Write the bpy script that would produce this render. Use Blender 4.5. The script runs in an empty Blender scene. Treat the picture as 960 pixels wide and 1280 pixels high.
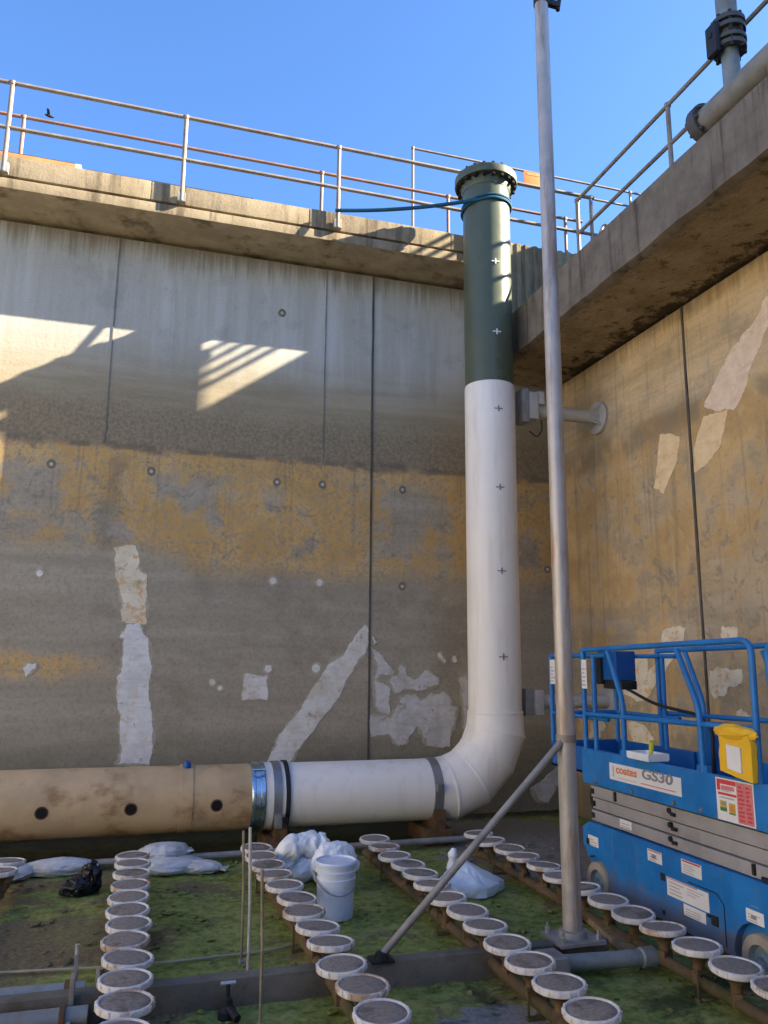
import bpy, bmesh, math, random
from mathutils import Vector, Matrix, noise
random.seed(7)
R = math.radians
PI = math.pi
scene = bpy.context.scene
col = scene.collection

# ------------------------------------------------------------------ materials
class NT:
    """small helper round one material's node tree"""
    def __init__(self, name, rough=0.8, metal=0.0, spec=0.3):
        self.m = bpy.data.materials.new(name)
        self.m.use_nodes = True
        self.t = self.m.node_tree
        self.b = self.t.nodes['Principled BSDF']
        self.b.inputs['Roughness'].default_value = rough
        self.b.inputs['Metallic'].default_value = metal
        self.b.inputs['Specular IOR Level'].default_value = spec
        self.geo = self.t.nodes.new('ShaderNodeNewGeometry')
        self.pos = self.geo.outputs['Position']
    def n(self, typ, **kw):
        nd = self.t.nodes.new(typ)
        for k, v in kw.items():
            setattr(nd, k, v)
        return nd
    def put(self, sock, v):
        if isinstance(v, bpy.types.NodeSocket):
            self.t.links.new(v, sock)
        elif isinstance(v, (tuple, list)):
            sock.default_value = tuple(v) + ((1,) if len(v) == 3 and sock.type == 'RGBA' else ())
        else:
            sock.default_value = v
    def math(self, op, a, b=0.0, c=None):
        nd = self.n('ShaderNodeMath', operation=op)
        self.put(nd.inputs[0], a); self.put(nd.inputs[1], b)
        if c is not None: self.put(nd.inputs[2], c)
        return nd.outputs[0]
    def add(self, a, b): return self.math('ADD', a, b)
    def mul(self, a, b): return self.math('MULTIPLY', a, b)
    def sub(self, a, b): return self.math('SUBTRACT', a, b)
    def step(self, v, lo, hi, a=0.0, b=1.0):
        nd = self.n('ShaderNodeMapRange', interpolation_type='SMOOTHSTEP')
        self.put(nd.inputs[0], v); self.put(nd.inputs[1], lo); self.put(nd.inputs[2], hi)
        nd.inputs[3].default_value = a; nd.inputs[4].default_value = b
        return nd.outputs[0]
    def mix(self, f, a, b, mode='MIX'):
        nd = self.n('ShaderNodeMix', data_type='RGBA', blend_type=mode)
        self.put(nd.inputs[0], f); self.put(nd.inputs[6], a); self.put(nd.inputs[7], b)
        return nd.outputs[2]
    def vec(self, scale=(1, 1, 1), loc=(0, 0, 0), src=None):
        nd = self.n('ShaderNodeMapping')
        self.put(nd.inputs['Vector'], src or self.pos)
        nd.inputs['Scale'].default_value = scale
        nd.inputs['Location'].default_value = loc
        return nd.outputs[0]
    def noise(self, scale=1.0, detail=6, rough=0.6, dist=0.0, vec=None):
        nd = self.n('ShaderNodeTexNoise')
        self.put(nd.inputs['Vector'], vec or self.pos)
        nd.inputs['Scale'].default_value = scale; nd.inputs['Detail'].default_value = detail
        nd.inputs['Roughness'].default_value = rough; nd.inputs['Distortion'].default_value = dist
        return nd.outputs[0]
    def voro(self, scale=1.0, vec=None, feature='F1'):
        nd = self.n('ShaderNodeTexVoronoi', feature=feature)
        self.put(nd.inputs['Vector'], vec or self.pos)
        nd.inputs['Scale'].default_value = scale
        return nd.outputs[0]
    def xyz(self):
        nd = self.n('ShaderNodeSeparateXYZ'); self.put(nd.inputs[0], self.pos)
        return nd.outputs
    def base(self, c): self.put(self.b.inputs['Base Color'], c)
    def rough(self, v): self.put(self.b.inputs['Roughness'], v)
    def bump(self, h, strength=0.3, dist=0.01):
        nd = self.n('ShaderNodeBump')
        nd.inputs['Strength'].default_value = strength; nd.inputs['Distance'].default_value = dist
        self.put(nd.inputs['Height'], h)
        self.put(self.b.inputs['Normal'], nd.outputs[0])

def line_at(k, n, at, width):
    """1 inside a thin contour of a noise value"""
    return k.step(k.math('ABSOLUTE', k.sub(n, at)), width, width * 0.3)

def back_wall_mat():
    k = NT('stained_concrete_wall', 0.92, spec=0.15)
    x, y, z = k.xyz()
    big = k.noise(0.55, 5, 0.6); med = k.noise(2.2, 8, 0.65); fine = k.noise(22, 6, 0.7)
    grit = k.noise(70, 3, 0.6)
    vs = k.noise(1.0, 6, 0.6, vec=k.vec((5.0, 5.0, 0.35)))
    vs2 = k.noise(1.0, 5, 0.7, vec=k.vec((16.0, 16.0, 0.5), (3, 0, 0)))
    hs = k.noise(1.0, 6, 0.65, vec=k.vec((0.5, 0.5, 6.0)))
    zw = k.add(z, k.mul(k.sub(med, 0.5), 0.55))
    top = k.mix(k.step(vs, 0.35, 0.68), (0.38, 0.375, 0.34), (0.47, 0.47, 0.445))
    top = k.mix(k.mul(k.step(vs2, 0.58, 0.74), 0.35), top, (0.55, 0.55, 0.53))
    top = k.mix(k.mul(k.step(med, 0.52, 0.68), 0.4), top, (0.27, 0.265, 0.24))
    band = k.mix(k.step(hs, 0.3, 0.7), (0.27, 0.228, 0.15), (0.36, 0.315, 0.225))
    low_band = k.mix(k.step(fine, 0.35, 0.65), (0.20, 0.162, 0.108), (0.30, 0.24, 0.16))
    band = k.mix(k.step(zw, 5.22, 4.75), band, low_band)
    up = k.mix(k.step(zw, 5.12, 6.0), band, top)
    # below the pour joint: ochre film, worn through to grey
    ochre = k.mix(k.step(med, 0.35, 0.65), (0.50, 0.30, 0.095), (0.64, 0.40, 0.135))
    grey = k.mix(k.step(hs, 0.2, 0.8), (0.31, 0.272, 0.205), (0.41, 0.365, 0.285))
    grey = k.mix(k.mul(k.step(fine, 0.45, 0.65), 0.35), grey, (0.19, 0.165, 0.125))
    grey = k.mix(k.mul(k.step(k.noise(1.4, 9, 0.72), 0.50, 0.64), 0.45), grey, (0.215, 0.185, 0.135))
    hi_z = k.step(k.add(zw, k.mul(k.step(x, 0.0, 0.7), 0.22)), 3.0, 3.38)
    left_z = k.mul(k.mul(k.step(zw, 1.62, 1.80), k.step(zw, 2.05, 1.92)), k.step(x, -0.15, -1.0))
    worn = k.step(k.add(k.mul(med, 0.6), k.mul(big, 0.55)), 0.675, 0.545)
    och = k.math('MAXIMUM', k.mul(hi_z, k.math('MAXIMUM', worn, k.mul(k.step(zw, 4.05, 4.3), 0.85))), k.mul(left_z, 0.8))
    och = k.mul(och, k.step(fine, 0.68, 0.42))
    low = k.mix(och, grey, ochre)
    swirl = k.noise(1.6, 3, 0.5, 2.2)
    scr = k.mul(line_at(k, swirl, 0.5, 0.05), k.mul(k.mul(hi_z, k.step(med, 0.42, 0.55)), k.step(k.noise(9, 6, 0.75), 0.46, 0.60)))
    low = k.mix(k.mul(scr, 0.6), low, (0.20, 0.175, 0.14))
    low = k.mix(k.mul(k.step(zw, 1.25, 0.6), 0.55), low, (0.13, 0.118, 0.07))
    c = k.mix(k.step(k.add(z, k.mul(k.sub(med, 0.5), 0.10)), 4.36, 4.46), low, up)
    jw = k.add(0.05, k.mul(k.step(med, 0.45, 0.65), 0.09))
    jt = k.step(k.math('ABSOLUTE', k.sub(z, 4.42)), jw, k.mul(jw, 0.25))
    drip = k.mul(k.mul(k.step(vs2, 0.54, 0.66), k.step(z, 2.6, 4.4)), k.step(z, 4.46, 4.40))
    c = k.mix(k.mul(drip, 0.38), c, (0.17, 0.14, 0.10))
    c = k.mix(k.mul(k.mul(jt, 0.7), k.step(k.noise(3.1, 6, 0.7), 0.38, 0.55)), c, (0.13, 0.112, 0.09))
    # run-off stains under the walkway and dark vertical formwork ghosts
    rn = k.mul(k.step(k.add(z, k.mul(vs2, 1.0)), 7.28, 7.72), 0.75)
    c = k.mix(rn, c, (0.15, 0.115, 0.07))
    ghost = k.mul(k.step(k.math('ABSOLUTE', k.add(k.sub(x, -0.45), k.mul(k.sub(med, 0.5), 0.9))), 0.20, 0.02),
                  k.mul(k.step(z, 4.36, 4.2), k.step(z, 2.9, 3.4)))
    c = k.mix(k.mul(ghost, 0.5), c, (0.17, 0.148, 0.115))
    c = k.mix(k.mul(k.step(grit, 0.57, 0.7), 0.30), c, (0.13, 0.112, 0.085))
    c = k.mix(k.mul(k.step(grit, 0.42, 0.3), 0.22), c, (0.50, 0.46, 0.38))
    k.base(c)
    k.bump(k.add(k.mul(fine, 0.6), k.mul(grit, 0.4)), 0.35, 0.012)
    return k.m

def right_wall_mat():
    k = NT('ochre_concrete_wall', 0.92, spec=0.15)
    x, y, z = k.xyz()
    big = k.noise(0.6, 5, 0.6); med = k.noise(2.0, 8, 0.65); fine = k.noise(20, 6, 0.7)
    grit = k.noise(70, 3, 0.6)
    hs = k.noise(1.0, 6, 0.65, vec=k.vec((0.6, 0.6, 4.5)))
    vs2 = k.noise(1.0, 5, 0.7, vec=k.vec((10.0, 10.0, 0.5)))
    zw = k.add(z, k.mul(k.sub(med, 0.5), 0.8))
    pale = k.mix(k.step(hs, 0.35, 0.65), (0.50, 0.37, 0.21), (0.68, 0.52, 0.32))
    ochre = k.mix(k.step(med, 0.35, 0.65), (0.49, 0.325, 0.145), (0.66, 0.46, 0.225))
    grey = k.mix(k.step(hs, 0.35, 0.65), (0.33, 0.275, 0.19), (0.44, 0.37, 0.27))
    c = k.mix(k.step(zw, 4.85, 4.35), pale, ochre)
    worn = k.step(k.add(k.mul(med, 0.6), k.mul(big, 0.55)), 0.56, 0.66)
    c = k.mix(k.mul(worn, 0.65), c, grey)
    c = k.mix(k.mul(k.step(zw, 2.75, 2.3), k.step(k.noise(1.3, 8, 0.7), 0.58, 0.46)), c, grey)
    dk = k.mul(k.step(k.math('ABSOLUTE', k.sub(zw, 4.5)), 0.3, 0.05), k.step(big, 0.45, 0.55))
    c = k.mix(k.mul(dk, 0.55), c, (0.17, 0.13, 0.085))
    swirl = k.noise(1.5, 3, 0.5, 2.4)
    smear = k.mul(k.mul(line_at(k, swirl, 0.5, 0.07), k.step(k.noise(8, 6, 0.75), 0.46, 0.60)), k.mul(k.step(z, 4.7, 4.3), k.step(big, 0.44, 0.60)))
    c = k.mix(k.mul(smear, 0.7), c, (0.25, 0.215, 0.165))
    dr = k.noise(1.0, 6, 0.7, vec=k.vec((13.0, 13.0, 0.4), (0, 5, 0)))
    c = k.mix(k.mul(k.step(dr, 0.53, 0.66), 0.5), c, (0.27, 0.215, 0.145))
    c = k.mix(k.mul(k.step(dr, 0.42, 0.32), 0.35), c, (0.56, 0.47, 0.33))
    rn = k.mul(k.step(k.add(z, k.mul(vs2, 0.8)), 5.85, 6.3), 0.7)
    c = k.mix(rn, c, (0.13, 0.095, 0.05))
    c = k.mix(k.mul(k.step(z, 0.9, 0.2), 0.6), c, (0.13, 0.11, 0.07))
    c = k.mix(k.mul(k.step(grit, 0.57, 0.7), 0.38), c, (0.11, 0.09, 0.065))
    c = k.mix(k.mul(k.step(fine, 0.55, 0.68), 0.35), c, (0.17, 0.14, 0.10))
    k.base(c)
    k.bump(k.add(k.mul(fine, 0.6), k.mul(grit, 0.4)), 0.35, 0.012)
    return k.m

def concrete_mat(name, a, b, dark, streak=(9, 9, 0.6), amt=0.6):
    k = NT(name, 0.92, spec=0.15)
    med = k.noise(3.0, 8, 0.65); fine = k.noise(30, 6, 0.7)
    vs = k.noise(1.0, 6, 0.65, vec=k.vec(streak))
    c = k.mix(k.step(med, 0.3, 0.7), a, b)
    c = k.mix(k.mul(k.step(vs, 0.5, 0.68), amt), c, dark)
    c = k.mix(k.mul(k.step(fine, 0.56, 0.7), 0.4), c, dark)
    k.base(c); k.bump(fine, 0.35, 0.012)
    return k.m

def patch_mat(name, a, b, stain, at=0.6, amt=0.8, thin=0.58):
    k = NT(name, 0.9, spec=0.15)
    med = k.noise(5, 8, 0.65); fine = k.noise(26, 6, 0.7)
    trowel = k.noise(1.0, 5, 0.6, 0.3, vec=k.vec((4, 4, 22)))
    c = k.mix(k.step(med, 0.35, 0.65), a, b)
    c = k.mix(k.mul(k.step(trowel, 0.5, 0.7), 0.35), c, tuple(v * 0.72 for v in a))
    c = k.mix(k.mul(k.step(k.noise(9, 7, 0.7), at, at + 0.08), amt), c, stain)
    worn = k.step(k.noise(5.5, 9, 0.75, 0.3), thin, thin + 0.09)
    c = k.mix(k.mul(worn, 0.85), c, (0.34, 0.295, 0.215))
    k.base(c); k.bump(k.add(k.mul(fine, 0.5), k.mul(trowel, 0.8)), 0.4, 0.012)
    return k.m

def plain_mat(name, c, rough=0.6, metal=0.0, spec=0.35, var=0.25, scale=6.0, dirt=None, damt=0.0, dscale=4.0, streak=None):
    k = NT(name, rough, metal, spec)
    n1 = k.noise(scale, 6, 0.6)
    d = tuple(v * (1 - var) for v in c)
    cc = k.mix(k.step(n1, 0.3, 0.7), d, c)
    if dirt:
        nv = k.noise(1.0, 7, 0.68, vec=k.vec(streak)) if streak else k.noise(dscale, 7, 0.68)
        cc = k.mix(k.mul(k.step(nv, 0.48, 0.66), damt), cc, dirt)
    k.base(cc)
    k.rough(k.step(n1, 0.2, 0.8, max(rough - 0.12, 0.05), min(rough + 0.12, 1)))
    return k.m

def ground_mat():
    k = NT('mossy_basin_floor', 0.95, spec=0.1)
    x, y, z = k.xyz()
    big = k.noise(0.9, 6, 0.6); med = k.noise(3.2, 8, 0.7); fine = k.noise(38, 6, 0.75)
    tuft = k.noise(14, 6, 0.7)
    moss = k.mix(k.step(tuft, 0.3, 0.7), (0.115, 0.140, 0.034), (0.315, 0.345, 0.10))
    moss = k.mix(k.mul(k.step(med, 0.50, 0.64), 0.6), moss, (0.37, 0.355, 0.13))
    mud = k.mix(k.step(fine, 0.3, 0.7), (0.10, 0.077, 0.046), (0.25, 0.19, 0.11))
    conc = k.mix(k.step(fine, 0.3, 0.7), (0.19, 0.185, 0.17), (0.32, 0.305, 0.28))
    clump = k.noise(1.6, 9, 0.72, 0.4)
    bias = k.mul(k.step(x, 0.9, -0.7), 0.075)
    m = k.step(k.add(clump, bias), 0.525, 0.60)
    m = k.math('MAXIMUM', k.mul(m, 0.85), k.mul(k.step(k.noise(7, 8, 0.75), 0.58, 0.64), 0.7))
    c = k.mix(m, moss, mud)
    # bare concrete showing in two places
    def blob(cx, cy, rx, ry):
        dx = k.mul(k.sub(x, cx), 1 / rx); dy = k.mul(k.sub(y, cy), 1 / ry)
        d = k.math('SQRT', k.add(k.mul(dx, dx), k.mul(dy, dy)))
        return k.step(k.add(d, k.mul(k.sub(med, 0.5), 1.3)), 1.08, 0.92)
    c = k.mix(blob(1.95, 4.05, 0.5, 0.42), c, conc)
    c = k.mix(blob(4.1, 7.9, 1.05, 1.5), c, k.mix(0.35, conc, (0.17, 0.14, 0.10)))
    c = k.mix(k.mul(blob(-0.4, 6.2, 0.7, 0.55), 0.75), c, mud)
    wet = k.step(k.add(k.noise(1.3, 7, 0.65, 0.5), k.mul(k.step(y, 5.0, 4.3), 0.085)), 0.585, 0.66)
    c = k.mix(k.mul(wet, 0.72), c, (0.028, 0.032, 0.014))
    c = k.mix(k.mul(k.mul(k.step(y, 7.9, 8.5), k.step(x, 3.6, 3.1)), 0.85), c, (0.03, 0.026, 0.018))  # wet floor and the big pipe's black shadow, painted dark together
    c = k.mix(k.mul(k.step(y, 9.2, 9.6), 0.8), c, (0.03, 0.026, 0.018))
    k.base(c)
    k.rough(k.step(wet, 0, 1, 0.95, 0.55))
    k.bump(k.add(k.mul(tuft, 0.7), k.mul(fine, 0.5)), 0.6, 0.03)
    return k.m

def vary_mat(name, c, c2, dirt, damt, rough=0.6, scale=20):
    """per-object variation so that copies are not identical"""
    k = NT(name, rough, 0, 0.3)
    oi = k.n('ShaderNodeObjectInfo')
    tc = k.n('ShaderNodeTexCoord')
    ofs = k.n('ShaderNodeVectorMath', operation='ADD')
    k.put(ofs.inputs[0], k.pos); ofs.inputs[1].default_value = (0, 0, 0)
    n1 = k.noise(scale, 6, 0.7, vec=ofs.outputs[0]); n2 = k.noise(7, 7, 0.7, vec=ofs.outputs[0])
    cc = k.mix(k.step(n1, 0.3, 0.7), c, c2)
    lim = k.add(0.66, k.mul(oi.outputs['Random'], -0.22))
    cc = k.mix(k.mul(k.step(n2, lim, k.add(lim, 0.12)), damt), cc, dirt)
    k.base(cc); k.bump(n1, 0.25, 0.004)
    return k.m

M = {}
M['wall'] = back_wall_mat()
M['wall_r'] = right_wall_mat()
M['ledge'] = concrete_mat('tan_concrete', (0.225, 0.18, 0.12), (0.31, 0.255, 0.175), (0.085, 0.066, 0.044), (6, 6, 0.7), 0.75)
M['soffit'] = concrete_mat('stained_soffit_concrete', (0.33, 0.275, 0.20), (0.46, 0.39, 0.29), (0.11, 0.08, 0.05), (2.6, 2.6, 2.6), 0.75)
M['beam'] = concrete_mat('weathered_grey_concrete', (0.135, 0.112, 0.088), (0.215, 0.183, 0.148), (0.055, 0.045, 0.034), (7, 7, 0.5), 0.8)
def soffit_mat():
    k = NT('damp_soffit_concrete', 0.92, spec=0.15)
    x, y, z = k.xyz()
    med = k.noise(2.4, 8, 0.68); fine = k.noise(26, 7, 0.72); rough = k.noise(7, 9, 0.75)
    c = k.mix(k.step(med, 0.3, 0.7), (0.22, 0.165, 0.10), (0.36, 0.28, 0.18))
    c = k.mix(k.mul(k.step(rough, 0.54, 0.62), 0.7), c, (0.09, 0.062, 0.036))
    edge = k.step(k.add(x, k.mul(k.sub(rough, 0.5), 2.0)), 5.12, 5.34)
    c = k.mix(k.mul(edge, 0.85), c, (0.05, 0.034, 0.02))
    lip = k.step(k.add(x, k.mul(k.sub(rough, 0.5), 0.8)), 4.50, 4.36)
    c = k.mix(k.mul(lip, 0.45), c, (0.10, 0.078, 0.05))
    c = k.mix(k.mul(k.step(fine, 0.56, 0.7), 0.4), c, (0.11, 0.08, 0.05))
    k.base(c); k.bump(k.add(k.mul(rough, 0.8), k.mul(fine, 0.5)), 0.8, 0.03)
    return k.m
M['soffit_damp'] = soffit_mat()
M['kerb'] = concrete_mat('grey_floor_concrete', (0.12, 0.108, 0.09), (0.19, 0.172, 0.148), (0.06, 0.062, 0.035), (4, 4, 4), 0.5)
M['joint'] = plain_mat('black_joint_sealant', (0.115, 0.102, 0.087), 0.9, var=0.4)
M['faint_joint'] = plain_mat('dusty_shrinkage_joint', (0.235, 0.225, 0.20), 0.9, var=0.4)
M['cream'] = patch_mat('cream_render_patch', (0.66, 0.58, 0.43), (0.76, 0.69, 0.55), (0.62, 0.37, 0.16), 0.52)
M['white'] = patch_mat('white_render_patch', (0.58, 0.55, 0.49), (0.72, 0.71, 0.68), (0.52, 0.40, 0.24), 0.58)
M['blue'] = patch_mat('bluish_render_patch', (0.46, 0.445, 0.42), (0.60, 0.59, 0.575), (0.33, 0.27, 0.19), 0.58)
M['halo'] = patch_mat('thin_worn_render_edge', (0.40, 0.36, 0.29), (0.47, 0.43, 0.355), (0.36, 0.30, 0.22), 0.5, 0.6, 0.47)
M['bluewhite'] = patch_mat('bluish_white_render', (0.60, 0.60, 0.59), (0.74, 0.74, 0.735), (0.62, 0.52, 0.38), 0.54)
M['tan'] = patch_mat('tan_render_patch', (0.72, 0.55, 0.40), (0.82, 0.66, 0.50), (0.60, 0.40, 0.24), 0.58, 0.6, 0.62)
M['ochre'] = patch_mat('yellow_render_patch', (0.76, 0.55, 0.30), (0.84, 0.65, 0.40), (0.62, 0.40, 0.18), 0.58, 0.6, 0.62)
M['tie'] = plain_mat('pale_tie_hole_filler', (0.55, 0.50, 0.42), 0.9)
M['tie_ring'] = plain_mat('dark_tie_hole_stain', (0.21, 0.175, 0.125), 0.9)
M['ground'] = ground_mat()
M['pipe_white'] = plain_mat('off_white_pipe_paint', (0.82, 0.785, 0.735), 0.42, var=0.06, scale=2.0, dirt=(0.58, 0.53, 0.46), damt=0.4, streak=(7, 7, 0.7))
M['pipe_green'] = plain_mat('grey_green_pipe_paint', (0.088, 0.104, 0.068), 0.36, var=0.12, scale=2.5, dirt=(0.09, 0.11, 0.08), damt=0.3)
M['flange_green'] = plain_mat('pale_green_flange_paint', (0.085, 0.098, 0.063), 0.4, var=0.2)
M['pipe_tan'] = plain_mat('tan_stained_pipe', (0.52, 0.375, 0.215), 0.6, var=0.2, scale=3.5, dirt=(0.22, 0.115, 0.045), damt=0.75, streak=(2.2, 2.2, 3.5))
M['hole'] = plain_mat('black_hole', (0.008, 0.008, 0.008), 0.9)
M['black'] = plain_mat('black_rubber', (0.02, 0.02, 0.022), 0.6)
M['galv'] = plain_mat('galvanised_steel', (0.50, 0.51, 0.52), 0.42, 0.75, 0.5, var=0.3, scale=14)
M['galv_dull'] = plain_mat('dull_galvanised_steel', (0.33, 0.32, 0.305), 0.6, 0.35, 0.4, var=0.3, scale=9, dirt=(0.22, 0.14, 0.08), damt=0.4)
M['rail'] = plain_mat('galvanised_handrail', (0.27, 0.235, 0.195), 0.6, 0.25, 0.4, var=0.3, scale=5, dirt=(0.24, 0.13, 0.075), damt=0.6)
M['rail_rust'] = plain_mat('rusty_handrail', (0.27, 0.165, 0.12), 0.6, 0.2, 0.4, var=0.25, scale=5, dirt=(0.36, 0.16, 0.08), damt=0.6)
M['pole'] = plain_mat('grey_pole_paint', (0.46, 0.435, 0.42), 0.42, 0.3, 0.4, var=0.2, scale=6, dirt=(0.27, 0.16, 0.10), damt=0.7, streak=(14, 14, 1.6))
M['strap'] = plain_mat('grey_steel_strap', (0.30, 0.30, 0.31), 0.45, 0.6, var=0.25)
M['chrome'] = plain_mat('blue_tinted_steel', (0.42, 0.52, 0.62), 0.22, 0.95, 0.5, var=0.1)
M['rust'] = plain_mat('rusty_brown_block', (0.15, 0.085, 0.04), 0.9, var=0.5, scale=12)
M['bluerope'] = plain_mat('blue_rope', (0.012, 0.095, 0.17), 0.8, var=0.3)
M['ring'] = vary_mat('white_retaining_ring', (0.66, 0.645, 0.64), (0.50, 0.475, 0.46), (0.34, 0.225, 0.14), 0.85, 0.5)
M['membrane'] = vary_mat('dusty_rubber_membrane', (0.175, 0.148, 0.125), (0.275, 0.238, 0.205), (0.10, 0.083, 0.068), 0.7, 0.9, 45)
M['holder'] = vary_mat('stained_plastic_holder', (0.10, 0.066, 0.038), (0.16, 0.108, 0.062), (0.05, 0.04, 0.02), 0.8, 0.8)
M['lateral'] = plain_mat('stained_air_pipe', (0.15, 0.105, 0.06), 0.8, var=0.4, scale=6, dirt=(0.045, 0.05, 0.018), damt=0.85, dscale=3)
M['blue'+'_paint'] = plain_mat('blue_machine_paint', (0.010, 0.165, 0.50), 0.38, var=0.14, scale=3.5, dirt=(0.05, 0.13, 0.27), damt=0.45, dscale=5)
def lift_paint():
    k = NT('blue_machine_paint', 0.4, 0, 0.35)
    x, y, z = k.xyz()
    n1 = k.noise(4, 6, 0.6); n2 = k.noise(11, 9, 0.75); st = k.noise(1.0, 7, 0.7, vec=k.vec((12, 12, 1.2))); sc = k.noise(1.0, 4, 0.6, vec=k.vec((3, 3, 60)))
    c = k.mix(k.step(n1, 0.3, 0.7), (0.008, 0.135, 0.42), (0.014, 0.185, 0.53))
    c = k.mix(k.mul(k.step(st, 0.52, 0.68), 0.35), c, (0.10, 0.17, 0.27))
    c = k.mix(k.mul(k.step(n2, 0.60, 0.66), 0.55), c, (0.035, 0.075, 0.15))
    c = k.mix(k.mul(k.mul(k.step(sc, 0.66, 0.70), k.step(n1, 0.5, 0.6)), 0.6), c, (0.35, 0.42, 0.50))
    mud = k.mul(k.step(k.add(z, k.mul(k.sub(n2, 0.5), 0.5)), 0.36, 0.14), 0.7)
    c = k.mix(mud, c, (0.15, 0.12, 0.075))
    k.base(c); k.rough(k.step(n2, 0.3, 0.7, 0.32, 0.6))
    return k.m
M['blue_paint'] = lift_paint()
M['blue_dark'] = plain_mat('blue_box_paint', (0.008, 0.10, 0.36), 0.4, var=0.2)
M['arm'] = plain_mat('grey_machine_paint', (0.33, 0.32, 0.33), 0.5, var=0.12, dirt=(0.15, 0.13, 0.12), damt=0.3)
M['tyre'] = plain_mat('grey_solid_tyre', (0.34, 0.31, 0.27), 0.85, var=0.3)
M['wrim'] = plain_mat('blue_grey_wheel_rim', (0.20, 0.28, 0.34), 0.6, 0.2, var=0.3)
M['decal'] = plain_mat('white_decal', (0.72, 0.72, 0.74), 0.5, var=0.08)
M['d_red'] = plain_mat('red_decal_print', (0.62, 0.06, 0.07), 0.5, var=0.15)
M['d_pink'] = plain_mat('faded_red_decal_print', (0.66, 0.22, 0.24), 0.5, var=0.25, scale=60)
M['d_grey'] = plain_mat('grey_decal_print', (0.26, 0.26, 0.29), 0.5)
M['d_lgrey'] = plain_mat('pale_grey_decal_print', (0.48, 0.47, 0.48), 0.5, var=0.3, scale=90)
M['d_orange'] = plain_mat('orange_decal_print', (0.72, 0.24, 0.08), 0.5)
M['d_green'] = plain_mat('green_decal_print', (0.07, 0.22, 0.07), 0.5)
M['d_yel'] = plain_mat('yellow_decal_print', (0.55, 0.40, 0.05), 0.5)
M['yellow'] = plain_mat('yellow_plastic_pouch', (0.78, 0.47, 0.03), 0.38, var=0.12)
M['marker'] = plain_mat('yellow_green_handle', (0.62, 0.66, 0.04), 0.5)
M['bucket'] = plain_mat('white_bucket_plastic', (0.60, 0.68, 0.84), 0.35, var=0.06, dirt=(0.38, 0.38, 0.38), damt=0.45, dscale=9)
M['bag'] = plain_mat('white_plastic_bag', (0.76, 0.82, 0.90), 0.4, var=0.12, scale=9, dirt=(0.42, 0.42, 0.42), damt=0.2)
M['sack'] = plain_mat('white_woven_sack', (0.58, 0.60, 0.62), 0.7, var=0.2, scale=9, dirt=(0.26, 0.23, 0.18), damt=0.45)
M['blackbag'] = plain_mat('black_plastic_bag', (0.012, 0.013, 0.015), 0.35, var=0.3)
M['pipe_bluegrey'] = plain_mat('blue_grey_weathered_pipe', (0.25, 0.285, 0.295), 0.55, 0.2, 0.4, var=0.35, scale=8, dirt=(0.15, 0.10, 0.06), damt=0.75)
M['orange'] = plain_mat('orange_sign_paint', (0.92, 0.19, 0.035), 0.5, var=0.1)
M['timber'] = plain_mat('weathered_timber', (0.34, 0.24, 0.14), 0.85, var=0.4, scale=14)
M['brownboard'] = plain_mat('orange_brown_board', (0.42, 0.22, 0.09), 0.8, var=0.3)
M['string'] = plain_mat('pale_hose_plastic', (0.40, 0.36, 0.26), 0.7)
M['bird'] = plain_mat('dark_feathers', (0.02, 0.02, 0.025), 0.8)
M['sunlit'] = concrete_mat('pale_dry_concrete', (0.42, 0.385, 0.33), (0.50, 0.46, 0.40), (0.30, 0.27, 0.23), amt=0.4)
M['zinc'] = plain_mat('pale_zinc_coating', (0.48, 0.47, 0.465), 0.5, 0.15, 0.4, var=0.2, scale=8, dirt=(0.30, 0.25, 0.20), damt=0.35)
M['service'] = plain_mat('dull_grey_service_pipe', (0.25, 0.235, 0.205), 0.7, 0.1, 0.3, var=0.3, scale=6, dirt=(0.13, 0.10, 0.07), damt=0.5)
M['dark_steel'] = plain_mat('dark_steel_flange', (0.11, 0.105, 0.10), 0.6, 0.3, var=0.4)
M['blocker'] = concrete_mat('pale_blocker_concrete', (0.36, 0.34, 0.30), (0.45, 0.42, 0.37), (0.2, 0.18, 0.15))
M['rod'] = plain_mat('dirty_steel_rod', (0.34, 0.29, 0.22), 0.6, 0.3, var=0.4, scale=10)
M['rod_bright'] = plain_mat('bright_steel_rod', (0.62, 0.60, 0.57), 0.5, 0.3, var=0.3, scale=10)

# ------------------------------------------------------------------ mesh helpers
def setmi(faces, mi):
    for f in faces: f.material_index = mi

def box(bm, lo, hi, mi=0, bev=0.0, mat=None):
    r = bmesh.ops.create_cube(bm, size=1.0)
    vs = r['verts']
    c = [(a + b) / 2 for a, b in zip(lo, hi)]; s = [b - a for a, b in zip(lo, hi)]
    for v in vs:
        v.co = Vector((v.co.x * s[0] + c[0], v.co.y * s[1] + c[1], v.co.z * s[2] + c[2]))
    fs = list({f for v in vs for f in v.link_faces})
    setmi(fs, mi)
    if bev > 0:
        es = list({e for f in fs for e in f.edges})
        rb = bmesh.ops.bevel(bm, geom=es, offset=bev, segments=2, affect='EDGES', profile=0.7)
        setmi(rb['faces'], mi)
        vs = list({v for f in fs if f.is_valid for v in f.verts} | set(rb['verts']))
    if mat is not None:
        bmesh.ops.transform(bm, matrix=mat, verts=[v for v in vs if v.is_valid])
    return vs

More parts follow.
